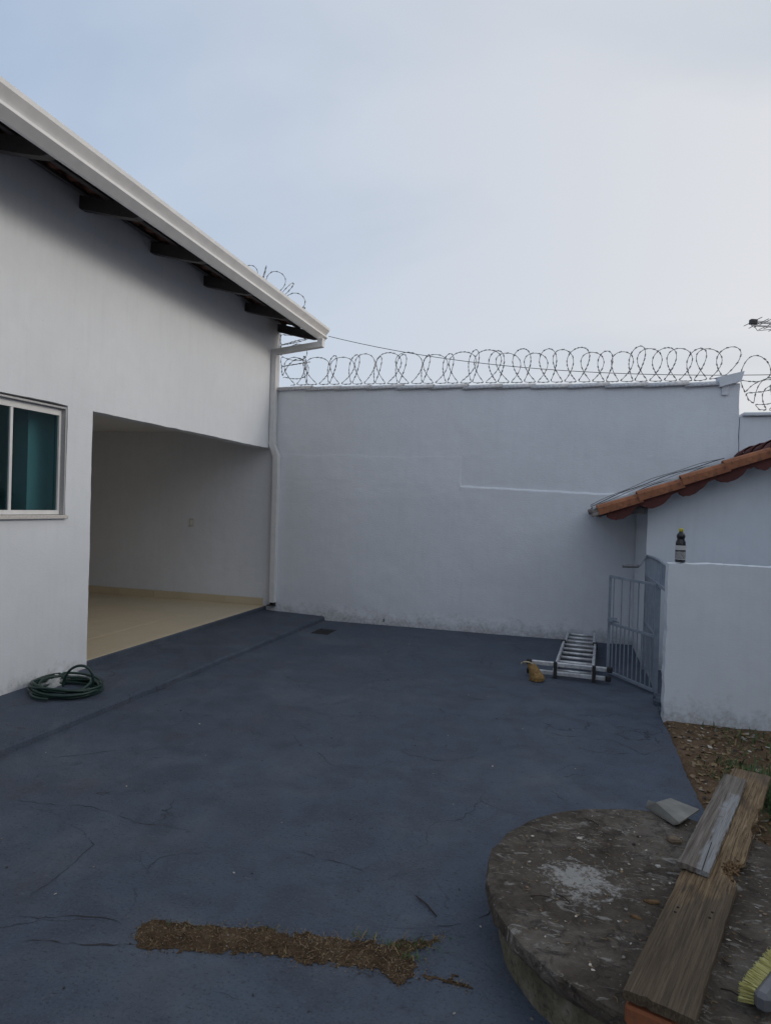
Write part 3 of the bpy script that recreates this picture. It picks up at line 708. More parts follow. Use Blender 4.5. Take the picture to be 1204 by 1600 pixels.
# ------------------------------------------------------------------ boundary wall with coping tiles
bw = empty('boundary_wall', (-1, YB, 0)); tag(bw, 'tall white rendered boundary wall capped with painted coping tiles', 'wall'); bpy.context.view_layer.update()
def bpart(o, p=None): o.parent = p or bw; o.matrix_parent_inverse = Matrix.Translation(bw.location).inverted(); return o
def topz(x): return 3.235-.012*(x+4)+.006*nv(x*3)
def stepd(u, v):
    e = .018*nv(u*2.5, 2.5, 8.)+.007*nv(u*13, 11, 1.); ev_ = .012*nv(3., v*6, 8.)
    d = .006*fbm(u*.8, v*.8, 1.)+.003*fbm(u*4, v*4, 3.)+.0012*fbm(u*18, v*18, 6.)
    ss = lambda t: max(0, min(1, t))
    if u > -4.1:
        if u < -1.375+ev_: d += .0235*ss((2.36+e-v)/.65)+(.002*ss((2.30-.01*(u+4)+e-v)/.02+.5)+.002*ss((2.04+e-v)/.02+.5)*ss((-1.45-u)/.2))*ss((v-1.6)/.3)
        else: d += .0235*ss((1.1-u)/.5)*ss((1.895-.03*(u+1.37)+e*.8-v)/.012+.5)
        # rough foot
        d += .012*ss((.16+.08*nv(u*5)-v)/.05)*(.6+.8*nv(u*7, v*7))
    return d
w1 = wallgrid('wall', (0, YB, 0), (1, 0, 0), (0, 0, 1), (0, -1, 0), -9.05, 1.93, -.05, 3.26, .045, .18, M['bwall'],
     disp=stepd, ev=[1.76+.0101*i for i in range(20)]+[2.24+.0101*i for i in range(9)], eu=[-1.46+.0101*i for i in range(15)], skip=lambda u, v: v > topz(u)-.01 or (u > 1.88+.03*nv(v*5, 7.)+.03*max(0, (v-2.8))), jit=.006)
bpart(w1)
mb = MB(); mb.box((-9.05, 8.63, 2.8), (-4.35, 8.80, 4.66)); bpart(mb.build('raised_section', M['bwall']))
# coping tiles
def coping(ln, wd=.27, seed=0, hgt=.05):
    V = []; F = []; ns = 8
    for k, (x, lift) in enumerate(((0, 0), (ln, .016))):
        for q in (0, 1):
            for i in range(ns+1):
                a_ = math.pi*i/ns; V.append((x, -wd/2*math.cos(a_)*(1 if not q else .93), (hgt*math.sin(a_)-(.012 if q else 0))+lift+.01*(-1 if i in (0, ns) else 0)))
    n_ = ns+1
    for i in range(ns): F += [(i, i+1, 2*n_+i+1, 2*n_+i), (n_+i+1, n_+i, 3*n_+i, 3*n_+i+1), (i, n_+i, n_+i+1, i+1), (2*n_+i, 2*n_+i+1, 3*n_+i+1, 3*n_+i)]
    F += [(0, 2*n_, 3*n_, n_), (ns, n_+ns, 3*n_+ns, 2*n_+ns)]
    return V, F
V, F = coping(.50); src = None; x = -4.02; yc = YB+.09
while x < 1.42:
    Mx = Matrix.Translation((x-bw.location.x, yc-bw.location.y+random.uniform(-.008, .008), topz(x)-.028+random.uniform(0, .008))) @ Matrix.Rotation(random.uniform(-.012, .02), 4, 'Y') @ Matrix.Rotation(random.uniform(-.015, .015), 4, 'Z')
    if src is None: src = mesh('coping_tile', V, F, M['bwall'], bw, True); src.matrix_local = Mx
    else: inst('coping_tile', src, bw, Mx)
    x += .44+random.uniform(-.02, .02)
# the crooked cap at the wall's end
mb = MB(); mb.add([(1.66, YB-.07, 3.12), (1.885, YB-.06, 3.185), (1.915, YB-.06, 3.30), (1.64, YB-.075, 3.235), (1.67, YB+.16, 3.14), (1.90, YB+.2, 3.21), (1.93, YB+.2, 3.32), (1.65, YB+.16, 3.27)],
     [(0, 1, 2, 3), (7, 6, 5, 4), (1, 5, 6, 2), (0, 3, 7, 4), (3, 2, 6, 7), (0, 4, 5, 1)]); o = mb.build('end_cap', M['bwall']); bpart(o)
mb = MB(); mb.box((1.69, YB-.02, 3.03), (1.76, YB-.004, 3.16), None, .003); bpart(mb.build('plaster_patch', M['bwall']))
mb = MB(); mb.tube([(-2.36, YB-.01, .02), (-2.355, YB-.03, .06), (-2.35, YB-.045, .085)], .008, 6); bpart(mb.build('drain_spout', M['iron']))
# lower wall to the right
lw = empty('low_boundary_wall', (3.5, YB, 0)); tag(lw, 'lower white boundary wall with thin flat coping behind the small tiled outhouse', 'wall'); bpy.context.view_layer.update()
o = wallgrid('wall', (0, YB+.02, 0), (1, 0, 0), (0, 0, 1), (0, -1, 0), 1.90, 7.0, -.05, 2.78, .07, .16, M['bwall'], disp=lambda u, v: .004*fbm(u, v, 5.)); o.parent = lw; o.matrix_parent_inverse = Matrix.Translation(lw.location).inverted()
for i in range(5):
    mb = MB(); mb.box((1.925+i*1.0, YB-.03, 2.785), (2.917+i*1.0, YB+.21, 2.825), None, .008); o = mb.build('coping_slab', M['bwall']); o.parent = lw; o.matrix_parent_inverse = Matrix.Translation(lw.location).inverted()

# ------------------------------------------------------------------ two unseen houses, added out of frame to shade the yard
M['pale'] = white_wall('added_house_paint', (.66, .68, .70), .3)
def shade_house(name, x0, x1, y0, y1, h, label, face):
    r = empty(name, ((x0+x1)/2, (y0+y1)/2, 0)); tag(r, label, 'house'); T = Matrix.Translation(r.location).inverted()
    def pt(mb, nm, mt, p=None):
        o = mb.build(nm, M[mt], p or r)
        if p is None: o.matrix_parent_inverse = T
        return o
    pt(MB().box((x0, y0, -.06), (x1, y1, h)), 'wall', 'pale')
    xm = (x0+x1)/2; pt(MB().prism([(x0-.5, h-.02), (xm, h+1.4), (x1+.5, h-.02), (x1+.5, h+.1), (xm, h+1.55), (x0-.5, h+.1)], 1, y0-.4, y1+.4), 'roof', 'tile')
    for q in range(3):
        for z in ((1.1, 2.2), (3.6, 4.7))[:2 if h > 4.8 else 1]:
            if face == 'x':
                y = y0+(y1-y0)*(q+.5)/3; w = pt(MB().box((x0-.03, y-.7, z[0]), (x0-.002, y+.7, z[1])), 'window', 'wmetal'); pt(MB().box((x0-.036, y-.62, z[0]+.08), (x0-.031, y+.62, z[1]-.08)), 'pane', 'bottle', w)
            else:
                x = x0+(x1-x0)*(q+.5)/3; w = pt(MB().box((x-.7, y1+.002, z[0]), (x+.7, y1+.03, z[1])), 'window', 'wmetal'); pt(MB().box((x-.62, y1+.031, z[0]+.08), (x+.62, y1+.036, z[1]-.08)), 'pane', 'bottle', w)
shade_house('right_shade_house', 7.4, 13.0, -3.5, 9.0, 4.5, 'unseen pale house added beyond the soil bed to shade the yard', 'x')  # added out of view, blocks low sun and sky from the right
shade_house('rear_shade_house', -8.5, 6.0, -15.0, -8.5, 3.4, 'unseen pale house added behind the camera to shade the yard', 'y')  # added behind the camera, hides the low sky from the back wall
# ------------------------------------------------------------------ razor wire coils
def razor(name, path, label, wide=.20, seed=1, H0=.42):
    random.seed(seed)
    P = [Vector(p[0]) for p in path]; UPS = [Vector(p[1]).normalized() for p in path]
    seg = [(b_-a_).length for a_, b_ in zip(P, P[1:])]; tot = sum(seg); stepL = .165; n_ = int(tot/stepL)
    def at(s):
        s = max(0, min(tot-1e-6, s))
        for i, L_ in enumerate(seg):
            if s <= L_: f = s/L_; return P[i].lerp(P[i+1], f), (P[i+1]-P[i]).normalized(), UPS[i].lerp(UPS[i+1], f).normalized()
            s -= L_
    pts = []; K = 26
    for k in range(n_):
        jw = random.uniform(.8, 1.15); jh = random.uniform(.9, 1.06); js = random.uniform(-.06, .06)
        w_, d_ = (wide, .07) if k % 2 == 0 else (wide*random.uniform(.45, .8), .16)
        for i in range(K):
            t = i/K; th_ = 2*math.pi*t; ts = min(.5, t/.10)+max(0, (t-.95)/.10); b_, al, up = at((k+ts)*tot/n_)
            al = (al-up*al.dot(up)).normalized(); sd_ = up.cross(al)
            h = (1-math.cos(th_))/2; tear = h**.5
            pts.append(b_+up*(H0*jh*h)+al*(-w_*jw*math.sin(th_)*tear+js*h)+sd_*(d_*math.sin(th_)*tear*(1 if k % 2 else -1)+.05*(h-.5)))
    r = empty(name, path[0][0]); tag(r, label, 'razor wire', 'razor wire on the boundary walls')
    O_ = Vector(path[0][0])
    mb = MB(); mb.tube([p-O_ for p in pts], .0042, 5); mb.build('coil', M['galv'], r)
    mb = MB(); acc = 0
    for i in range(1, len(pts)-1):
        acc += (pts[i]-pts[i-1]).length
        if acc > .052:
            acc = 0; p = pts[i]-O_; t = (pts[i+1]-pts[i-1]).normalized(); u = t.orthogonal().normalized(); u = (Matrix.Rotation(random.uniform(0, 3.1), 3, t) @ u); v = t.cross(u)
            for s in (1, -1):
                mb.add([p-t*.012+v*.002, p+t*.012+v*.002, p+t*.020*s+u*.014*s, p-v*.003], [(0, 1, 2), (1, 0, 3), (0, 2, 3), (2, 1, 3)])
            mb.box((-.006, -.006, -.013), (.006, .006, .013), Matrix.Translation(p) @ t.to_track_quat('Z', 'Y').to_matrix().to_4x4())
    tag(mb.build('barbs', M['galv'], r), kind='stuff')
    return r
Z_ = (0, 0, 1)
yw = YB+.09
razor('razor_wire', [((-3.86, yw, topz(-3.9)+.05), (-.15, 0, 1)), ((-3.4, yw, topz(-3.4)+.06), Z_), ((1.45, yw, topz(1.4)+.05), Z_), ((1.80, yw, topz(1.8)+.10), (.25, 0, 1))], 'long run of razor wire loops along the coping of the tall white wall', seed=3)
razor('razor_wire', [((-6.4, 8.71, 4.67), Z_), ((-4.62, 8.71, 4.69), Z_), ((-4.26, 8.70, 4.60), (.6, 0, 1)), ((-4.12, 8.66, 4.25), (1, 0, .55)), ((-4.06, 8.60, 3.6), (1, 0, .1)), ((-3.98, 8.52, 3.34), (.9, 0, .6))], 'razor wire loops rising above the eaves and dropping beside the gutter', seed=8, H0=.43, wide=.15)
razor('razor_wire', [((1.86, yw, 3.30), (.8, 0, .8)), ((1.98, yw, 3.0), (1, 0, .5)), ((2.12, yw, 2.86), (.5, 0, 1)), ((2.5, yw, 2.84), Z_), ((5.5, yw, 2.84), Z_)], 'razor wire loops dropping onto the lower wall past the crooked end cap', seed=5, H0=.36)
random.seed(11)
# overhead cable from the eaves to the far side of the wall
A_, B_ = Vector((-3.36, 8.63, 4.0)), Vector((4.6, 8.55, 3.33)); pts = []
for i in range(33):
    t = i/32; p = A_.lerp(B_, t); p.z -= .38*4*t*(1-t)*(1-.35*t); pts.append(p)
mb = MB(); mb.tube(pts, .0042, 6); o = mb.build('overhead_cable', M['cable']); tag(o, 'thin dark cable sagging from the gutter corner across the top of the wall', 'cable')
# pole outside the frame that carries the cable's far end
mb = MB(); mb.tube([(4.62, 8.75, -.05), (4.62, 8.75, 3.6)], .035, 10); mb.tube([(4.62, 8.75, 3.33), (4.60, 8.55, 3.33)], .012, 6); o = mb.build('cable_post', M['galv']); tag(o, 'grey steel post holding the cable behind the lower wall', 'post')
# television antenna beyond the wall
an = empty('television_antenna', (4.6, 14.35, 0)); tag(an, 'rooftop television antenna with thin rods seen against the sky beyond the wall', 'antenna')
D_ = Vector((-.29, .957, 0)); Bm = Vector((.957, .29, -.035)).normalized(); s0 = Vector((3.30, 14, 5.40))-Vector((4.6, 14.35, 0))
mb = MB(); mb.box((-.02, -.02, -.02), (1.45, .02, .02), Matrix.Translation(s0) @ Bm.to_track_quat('X', 'Z').to_matrix().to_4x4()); mb.box((0, -.015, -.085), (1.4, .015, -.06), Matrix.Translation(s0) @ Bm.to_track_quat('X', 'Z').to_matrix().to_4x4()); mb.build('boom', M['alu'], an)
mb = MB(); mb.box((-.03, -.045, -.05), (.09, .045, .04), Matrix.Translation(s0) @ Bm.to_track_quat('X', 'Z').to_matrix().to_4x4()); mb.build('junction_box', M['iron'], an)
for i in range(12):
    c_ = s0+Bm*(.02+.115*i)+Vector((0, 0, -.03*(i % 2))); hl = .30+.025*i
    mb = MB(); mb.tube([c_-D_*hl, c_+D_*hl], .008, 6); mb.build('rod', M['galv'], an)
mb = MB(); mb.tube([(0, 0, -.05), (0, 0, 5.6)], .022, 8); mb.build('mast', M['galv'], an)
mb = MB(); mb.tube([s0+Vector((0, 0, -.02)), s0+Bm*.12+Vector((0, 0, -.17)), s0+Bm*.35+Vector((0, 0, -.13)), s0+Bm*.7+Vector((0, 0, -.1)), Vector((0, 0, 5.0))], .006, 5); mb.build('lead', M['cable'], an)

# ------------------------------------------------------------------ small outhouse on the right
SX, SY = .785, 7.16
shed = empty('outhouse', (SX, SY, 0)); tag(shed, 'small white outhouse with clay tiled gable roof against the boundary wall', 'outhouse')
SM = Matrix.Translation(shed.location).inverted()
def spart(o, p=None):
    o.parent = p or shed
    if (p or shed) is shed: o.matrix_parent_inverse = SM
    return o
def sroof(x): return 1.585+.405*(x-.26)
RIDGE = 1.96
V = [(SX, SY, -.03), (3.13, SY, -.03), (3.13, SY, sroof(SX)-.03), (RIDGE, SY, sroof(RIDGE)-.05), (SX, SY, sroof(SX)-.05)]
# front gable as a grid strip so that the paint relief has geometry under it
spart(wallgrid('front_wall', (0, SY, 0), (1, 0, 0), (0, 0, 1), (0, -1, 0), SX, 3.13, -.04, 2.22, .04, .10, M['ywall'], disp=lambda u, v: .003*fbm(u*1.5, v*1.5, 2.), skip=lambda u, v: v > sroof(min(u, 2*RIDGE-u))-.035, jit=.003))
spart(wallgrid('side_wall', (SX+.004, 0, 0), (0, 1, 0), (0, 0, 1), (-1, 0, 0), SY+.10, YB-.03, -.04, sroof(SX)-.01, .05, .10, M['ywall'], disp=lambda u, v: .003*fbm(u*1.5, v*1.5, 6.), jit=.003))
mb = MB(); mb.box((3.03, SY+.10, -.04), (3.13, YB-.03, 1.75)); spart(mb.build('side_wall', M['ywall']))
srf = empty('roof'); spart(srf)
VY = 6.87                      # front verge
def slope_m(x, y, up=0.): return Matrix.Translation((x, y, sroof(x)+up)) @ Matrix.Rotation(-math.atan(.405), 4, 'Y')
mb = MB(); mb.prism([(.30, sroof(.30)-.045), (RIDGE, sroof(RIDGE)-.045), (2*RIDGE-.30, sroof(.30)-.045), (2*RIDGE-.30, sroof(.30)-.015), (RIDGE, sroof(RIDGE)-.015), (.30, sroof(.30)-.015)], 1, VY+.06, YB-.035); mb.build('roof_deck', M['rafter'], srf)
# barrel tiles on the slope
def barrel(ln, r0=.075, r1=.062, th=.011, n_=7):
    V = []; F = []
    for x, r in ((0, r0), (ln, r1)):
        for q in (0, th):
            for i in range(n_+1):
                a_ = math.pi*i/n_; V.append((x, -(r-q)*math.cos(a_), (r-q)*.8*math.sin(a_)))
    m_ = n_+1
    for i in range(n_): F += [(i, 2*m_+i, 2*m_+i+1, i+1), (m_+i, m_+i+1, 3*m_+i+1, 3*m_+i), (i, i+1, m_+i+1, m_+i), (2*m_+i, 3*m_+i, 3*m_+i+1, 2*m_+i+1)]
    F += [(0, m_, 3*m_, 2*m_), (n_, 2*m_+n_, 3*m_+n_, m_+n_)]
    return V, F
V, F = barrel(.46); src = None
for c_ in range(9):
    for r in range(5):
        x = .24+.35*r; y = VY+.13+.165*c_
        if y > YB-.1: continue
        Mx = slope_m(x, y, .002+.012*0) @ Matrix.Rotation(.035, 4, 'Y') @ Matrix.Rotation(random.uniform(-.02, .02), 4, 'Z')
        if src is None: src = mesh('roof_tile', V, F, M['greytile'], srf, True); src.matrix_local = Mx
        else: inst('roof_tile', src, srf, Mx)
for c_ in range(8):            # far slope, simpler
    y = VY+.13+.165*c_; mb = MB(); x0 = 2*RIDGE-.24
    Vv, Ff = barrel(1.9); Mx = Matrix.Translation((x0, y, sroof(.24))) @ Matrix.Rotation(math.pi, 4, 'Z') @ Matrix.Rotation(-math.atan(.405), 4, 'Y'); t = mesh('roof_tile', Vv, Ff, M['greytile'], srf, True); t.matrix_local = Mx
# verge tiles: four orange pieces stepping up the slope
def verge_piece(ln):
    V = []; F = []; pr = [(-.045, -.045), (-.05, .02), (-.035, .045), (.02, .055), (.075, .04), (.08, .0), (.06, .0), (.05, .03), (.0, .038), (-.022, .028), (-.030, -.045)]
    n_ = len(pr)
    for x, k, dz_ in ((0, 1.06, .006), (ln*.97, .95, -.006), (ln, .9, -.010)):
        for p in pr: V.append((x, p[0]*k, p[1]*k+dz_))
    for s in range(2):
        for i in range(n_): F.append((s*n_+i, s*n_+(i+1) % n_, (s+1)*n_+(i+1) % n_, (s+1)*n_+i))
    F += [tuple(range(n_))[::-1], tuple(range(2*n_, 3*n_))]
    return V, F
V, F = verge_piece(.435); src = None
for i, x in enumerate((.285, .66, 1.055, 1.43)):
    Mx = slope_m(x, VY+.01, .022+random.uniform(-.004, .004)) @ Matrix.Rotation(.028, 4, 'Y') @ Matrix.Rotation(random.uniform(-.012, .012), 4, 'Z')
    if src is None: src = mesh('verge_tile', V, F, M['verge'], srf, False); src.matrix_local = Mx
    else: inst('verge_tile', src, srf, Mx)
mb = MB(); Vv, Ff = barrel(.45, .10, .085); 
mb = mesh('broken_tile', Vv, Ff, M['greytile'], srf, True); mb.matrix_local = slope_m(.235, VY+.015, -.02) @ Matrix.Scale(.45, 4)
# scalloped dark red mortar fillet hanging below the verge
top = []; bot = []
n_ = 90
for i in range(n_+1):
    x = .37+(RIDGE-.37)*i/n_; z = sroof(x)
    ph_ = (x-.37)/.33+.12*nv(x*3); fr = ph_-math.floor(ph_)
    d = .070+.075*max(0, math.sin(math.pi*min(1, fr*1.25)))**.7+.014*nv(x*21, 3.)+.006*nv(x*60, 1.)
    top.append((x, z-.012)); bot.append((x, z-d))
mb = MB(); Vv = []; Ff = []
for y in (VY+.004, VY+.05):
    Vv += [(p[0], y+.004*nv(p[0]*20, y), p[1]) for p in top]+[(p[0], y+.006*nv(p[0]*25, y*3), p[1]) for p in bot]
h_ = 2*(n_+1)
for i in range(n_):
    Ff += [(i, n_+1+i, n_+2+i, i+1), (h_+i, h_+i+1, h_+n_+2+i, h_+n_+1+i), (n_+1+i, h_+n_+1+i, h_+n_+2+i, n_+2+i), (i, i+1, h_+i+1, h_+i)]
Ff += [(0, h_, h_+n_+1, n_+1), (n_, 2*n_+1, h_+2*n_+1, h_+n_)]
mb.add(Vv, Ff); mb.build('verge_mortar', M['redmortar'], srf)
mb = MB(); mb.prism([(2*RIDGE-p[0], p[1]) for p in top]+[(2*RIDGE-p[0], p[1]) for p in reversed(bot)], 1, VY+.005, VY+.05); mb.build('verge_mortar', M['redmortar'], srf)
# soffit boards and a dark purlin end under the verge
mb = MB(); mb.box((.62, VY+.055, sroof(.62)-.13), (.74, YB-.05, sroof(.62)-.05)); mb.build('purlin', M['rafter'], srf)
# ridge tiles
V, F = barrel(.42, .135, .12, .013, 8); src = None
for i in range(4):
    Mx = Matrix.Translation((RIDGE, VY-.01+.38*i, sroof(RIDGE)+.0+.006*i)) @ Matrix.Rotation(math.pi/2, 4, 'Z') @ Matrix.Rotation(.02, 4, 'Y')
    if src is None: src = mesh('ridge_tile', V, F, M['redmortar'], srf, True); src.matrix_local = Mx
    else: inst('ridge_tile', src, srf, Mx)
# mortar lumps under the ridge
mb = MB(); Vv = []; Ff = []
for i in range(15):
    for j in range(5):
        x = 1.58+.40*i/14; z = sroof(min(x, RIDGE))+.02+(.11*math.sin(math.pi*min(1, i/14)*.5)**1.2-.02)*(1-abs(j-2)/2.4)+.012*fbm(x*20, j*1.3); Vv.append((x, VY+.0+.05*j+.012*nv(x*18, j), z-(.10 if j in (0, 4) else 0)))
for i in range(14):
    for j in range(4): Ff.append((i*5+j, (i+1)*5+j, (i+1)*5+j+1, i*5+j+1))
mesh('ridge_mortar', Vv, Ff, M['redmortar'], srf, True)
mb = MB(); Vv = []; Ff = []
for i in range(31):
    x = .235+1.2*i/30; z = sroof(x)
    for y, h in ((VY+.075, .055), (VY+.082, .085+.008*nv(x*9)), (VY+.16, .088+.010*nv(x*7, 2.)), (VY+.20, .05)): Vv.append((x, y+.004*nv(x*12, h*30), z+h))
for i in range(30):
    for j in range(3): Ff.append((i*4+j, i*4+4+j, i*4+5+j, i*4+1+j))
mesh('flashing', Vv, Ff, M['flash'], srf, True)
# cables lying over the roof edge
for k in range(4):
    pts = []
    for i in range(24):
        t = i/23; x = .22+1.25*t; pts.append((x, VY+.16+.05*k+.04*math.sin(t*9+k), sroof(x)+.075+.012*k+.035*math.sin(t*math.pi)*(.4+.3*k)+.006*math.sin(t*17+k*2)))
    mb = MB(); mb.tube(pts, .0045, 5); o = mb.build('roof_cable', M['greycable' if k % 2 else 'cable'])
    tag(o, ['thin dark cable lying along the clay tiled outhouse roof', 'thin grey cable lying along the clay tiled outhouse roof'][k % 2], 'cable', 'cables lying along the outhouse roof')

# ------------------------------------------------------------------ low yard wall, bottle, gate
yw_o = wallgrid('yard_wall', (0, 5.40, 0), (1, 0, 0), (0, 0, 1), (0, -1, 0), .755, 5.2, -.06, 1.232, .03, .15, M['ywall'],
    disp=lambda u, v: .004*fbm(u*1.2, v*1.2, 3.)+.0015*fbm(u*8, v*8, 3.)+(.008*max(0, 1-v/.12)*(.5+nv(u*6))), jit=.009)
tag(yw_o, 'low white painted yard wall with the dark bottle standing on it', 'wall')
bt = empty('bottle', (.847, 5.475, 1.234)); tag(bt, 'dark plastic bottle with yellow cap and pale label on the low white wall', 'bottle')
mb = MB(); mb.lathe([(.034, 0), (.0385, .006), (.0385, .075), (.037, .135), (.036, .158), (.027, .176), (.0265, .181), (.031, .195), (.0315, .207), (.026, .222), (.015, .234), (.0135, .245)], n=24); mb.build('body', M['bottle'], bt)
mb = MB(); mb.lathe([(.0165, .238), (.0168, .262), (.015, .265)], n=18); mb.build('cap', M['cap'], bt)
def lab(z0, z1, mat, name, r=.0392):
    mb = MB(); V = []; F = []; n_ = 18
    for z in (z0, z1):
        for i in range(n_+1):
            a_ = math.pi*(1.02+.96*i/n_); V.append((r*math.cos(a_), r*math.sin(a_), z))
    for i in range(n_): F.append((i, i+1, n_+2+i, n_+1+i))
    mb.add(V, F, True); return mb.build(name, mat, bt)
lab(.096, .132, M['label_white'], 'label_top', .0388); lab(.030, .086, M['label_print'], 'label_print'); lab(.0225, .0285, M['label_white'], 'label_stripe')
# gate
gate = empty('gate', (.79, 6.2, 0)); tag(gate, 'grey blue metal bar gate standing open between outhouse and low wall', 'gate')
GM = Matrix.Translation(gate.location).inverted()
def gpart(mb, name, p=None):
    o = mb.build(name, M['gate'], p or gate)
    if p is None: o.matrix_parent_inverse = GM
    return o
def bar(mb, a_, b_, w=.011):
    a_, b_ = Vector(a_), Vector(b_); q = (b_-a_).to_track_quat('Z', 'X').to_matrix().to_4x4()
    mb.box((-w, -w, 0), (w, w, (b_-a_).length), Matrix.Translation(a_) @ q); return mb
GX = .79
# arched transom
arc = []
for i in range(11):
    t = i/10; arc.append((GX, 7.13-(7.13-5.565)*t, 1.168+.022*math.sin(math.pi*t)))
f_ = gpart(MB().tube(arc, .014, 4), 'arched_rail'); gpart(bar(MB(), (GX, 7.13, .965), (GX, 5.565, .985), .013), 'transom_rail')
gpart(bar(MB(), (GX, 7.13, -.02), (GX, 7.13, 1.17), .016), 'post'); gpart(bar(MB(), (GX, 6.17, .0), (GX, 6.17, .98), .014), 'post')
for i in range(1, 15):
    t = i/15; y = 7.13-(7.13-5.565)*t; gpart(bar(MB(), (GX, y, .975), (GX, y, 1.168+.022*math.sin(math.pi*t)), .007), 'bar')
# fixed leaf in the gate plane
fl = empty('fixed_leaf'); fl.parent = gate; fl.matrix_parent_inverse = GM
for z in (.05, .50, .955): gpart(bar(MB(), (GX, 7.10, z), (GX, 6.19, z), .011), 'rail', fl)
for i in range(12): y = 7.08-i*.078; gpart(bar(MB(), (GX+.002, y, .052), (GX+.002, y, .95), .007), 'bar', fl)
# open leaf
lf = empty('open_leaf'); lf.parent = gate; lf.matrix_parent_inverse = GM
Aq, Bq = Vector((.775, 6.17, 0)), Vector((.418, 6.76, 0))
def lp(t, z): p = Aq.lerp(Bq, t); return (p.x, p.y, z)
for z in (.035, .515, .975): gpart(bar(MB(), lp(0, z), lp(1, z), .012), 'rail', lf)
for t in (0, 1): gpart(bar(MB(), lp(t, .036), lp(t, .98), .013), 'stile', lf)
for i in range(1, 11):
    t = i/11; gpart(bar(MB(), lp(t, .04), lp(t, .51 if i % 2 else .97), .0055), 'bar', lf)
mb = MB(); p = Aq.lerp(Bq, .94); mb.box((p.x-.04, p.y-.03, .53), (p.x+.05, p.y-.005, .575)); gpart(mb, 'latch', lf)
mb = MB(); mb.tube([lp(.97, .545), lp(.80, .555), lp(.78, .54)], .007, 6); gpart(mb, 'bolt', lf)
# bent rod with sleeve on the arch
mb = MB(); mb.tube([(GX, 7.10, 1.18), (.75, 6.98, 1.14), (.70, 6.9, 1.085), (.685, 6.9, 1.075)], .008, 6); gpart(mb, 'bent_rod')
mb = MB(); mb.tube([(.69, 6.9, 1.078), (.535, 6.9, 1.072)], .016, 8); o = mb.build('rod_sleeve', M['galv'], gate); o.matrix_parent_inverse = GM
# broken paving lumps beside the gate
for i, (x, y, s) in enumerate([(.80, 6.02, .05), (.79, 5.86, .06), (.82, 5.72, .05), (.78, 5.64, .035)]):
    mb = MB(); V = []; n_ = 7
    for z, k in ((-.01, 1.), (.03, .95), (.05, .6)):
        for q in range(n_): a_ = 6.283*q/n_; V.append((s*k*math.cos(a_)*(1+.3*nv(q*1.7, i)), s*k*math.sin(a_)*(1+.3*nv(q*2.3, i+4)), z*(s/.05)*(1+.2*nv(q, z, i))))
    F = [tuple(range(2*n_, 3*n_))]+[(r*n_+q, r*n_+(q+1) % n_, (r+1)*n_+(q+1) % n_, (r+1)*n_+q) for r in range(2) for q in range(n_)]+[tuple(range(n_))[::-1]]
    o = mesh('rubble_lump', V, F, M['yard'], None, False, (x, y, 0)); tag(o, 'dark painted rubble lump at the end of the low white wall', 'rubble', 'rubble lumps beside the gate')

# ------------------------------------------------------------------ folded ladder
lad = empty('ladder', (.08, 6.42, 0)); tag(lad, 'folded aluminium ladder with crossbars lying on the dark paving', 'ladder')
lad.rotation_euler.z = -.055
def lpart(mb, name, mat='alu', p=None): return mb.build(name, M[mat], p or lad)
for lay, (z, xo, ya, yb) in enumerate(((.045, -.012, .0, 1.60), (.128, 0, .02, 1.72))):
    for s in (-1, 1):
        for h in (0, 1):
            a_ = ya+(yb-ya)*.62*h; b_ = ya+(yb-ya)*(.62 if h == 0 else 1)-.012*(1-h); dxx = s*(.178-.016*h-.012*lay)+xo+.02
            lpart(MB().box((dxx-.013, a_, z-.033), (dxx+.013, b_, z+.033), None, .004), 'rail')
        lpart(MB().box((s*.166+xo+.02-.026, ya+(yb-ya)*.62-.035, z-.036), (s*.166+xo+.02+.026, ya+(yb-ya)*.62+.03, z+.040), None, .006), 'hinge', 'rubber')
    for i in range(8):
        y = ya+.10+(yb-ya-.18)*i/7; ww = .165-.012*lay-(.016 if y > .62*(yb-ya) else 0)
        lpart(MB().tube([(xo+.02-ww, y, z+.005), (xo+.02+ww, y, z+.005)], .0155, 8), 'rung')
for z, xa, xb in ((.135, -.38, .31), (.050, -.375, .30)):
    o = lpart(MB().box((xa, -.035, z-.02), (xb, .0, z+.02), None, .005), 'crossbar')
    for x, s in ((xa, -1), (xb, 1)):
        lpart(MB().box((min(x, x+s*.05), -.041, z-.026), (max(x, x+s*.05), .006, z+.026), None, .008), 'end_cap', 'rubber', o)
for s in (-1, 1): lpart(MB().box((s*.176+.02-.016, -.052, .008), (s*.176+.02+.016, -.037, .165), None, .003), 'corner_bracket', 'rubber')
# crumpled paper bag leaning at the crossbar
V = []; F = []; n_ = 30; rings = [(.0, .058, .046, 0), (.004, .070, .056, 0), (.018, .076, .060, .003), (.034, .074, .060, .004), (.050, .066, .055, .002), (.064, .060, .050, -.004), (.080, .054, .046, -.012), (.096, .052, .042, -.018), (.112, .050, .036, -.026), (.128, .046, .028, -.036), (.142, .042, .018, -.045), (.150, .036, .008, -.052)]
for k, (z, rx, ry, ox) in enumerate(rings):
    for i in range(n_):
        a_ = 6.283*i/n_; ca, sa = math.cos(a_), math.sin(a_)
        cz = 1+.16*nv(ca*1.8+3, sa*1.8, z*20)+.20*abs(nv(ca*4.5, sa*4.5, z*42))-.08+.10*nv(ca*11, sa*11, z*90)
        V.append((ox+rx*cz*ca, ry*cz*sa, max(0, z+(.012*nv(ca*3, sa*3, z*30) if k > 1 else 0))))
for k in range(len(rings)-1):
    for i in range(n_): j = (i+1) % n_; F.append((k*n_+i, k*n_+j, (k+1)*n_+j, (k+1)*n_+i))
F += [tuple(range(n_))[::-1], tuple(range((len(rings)-1)*n_, len(rings)*n_))]
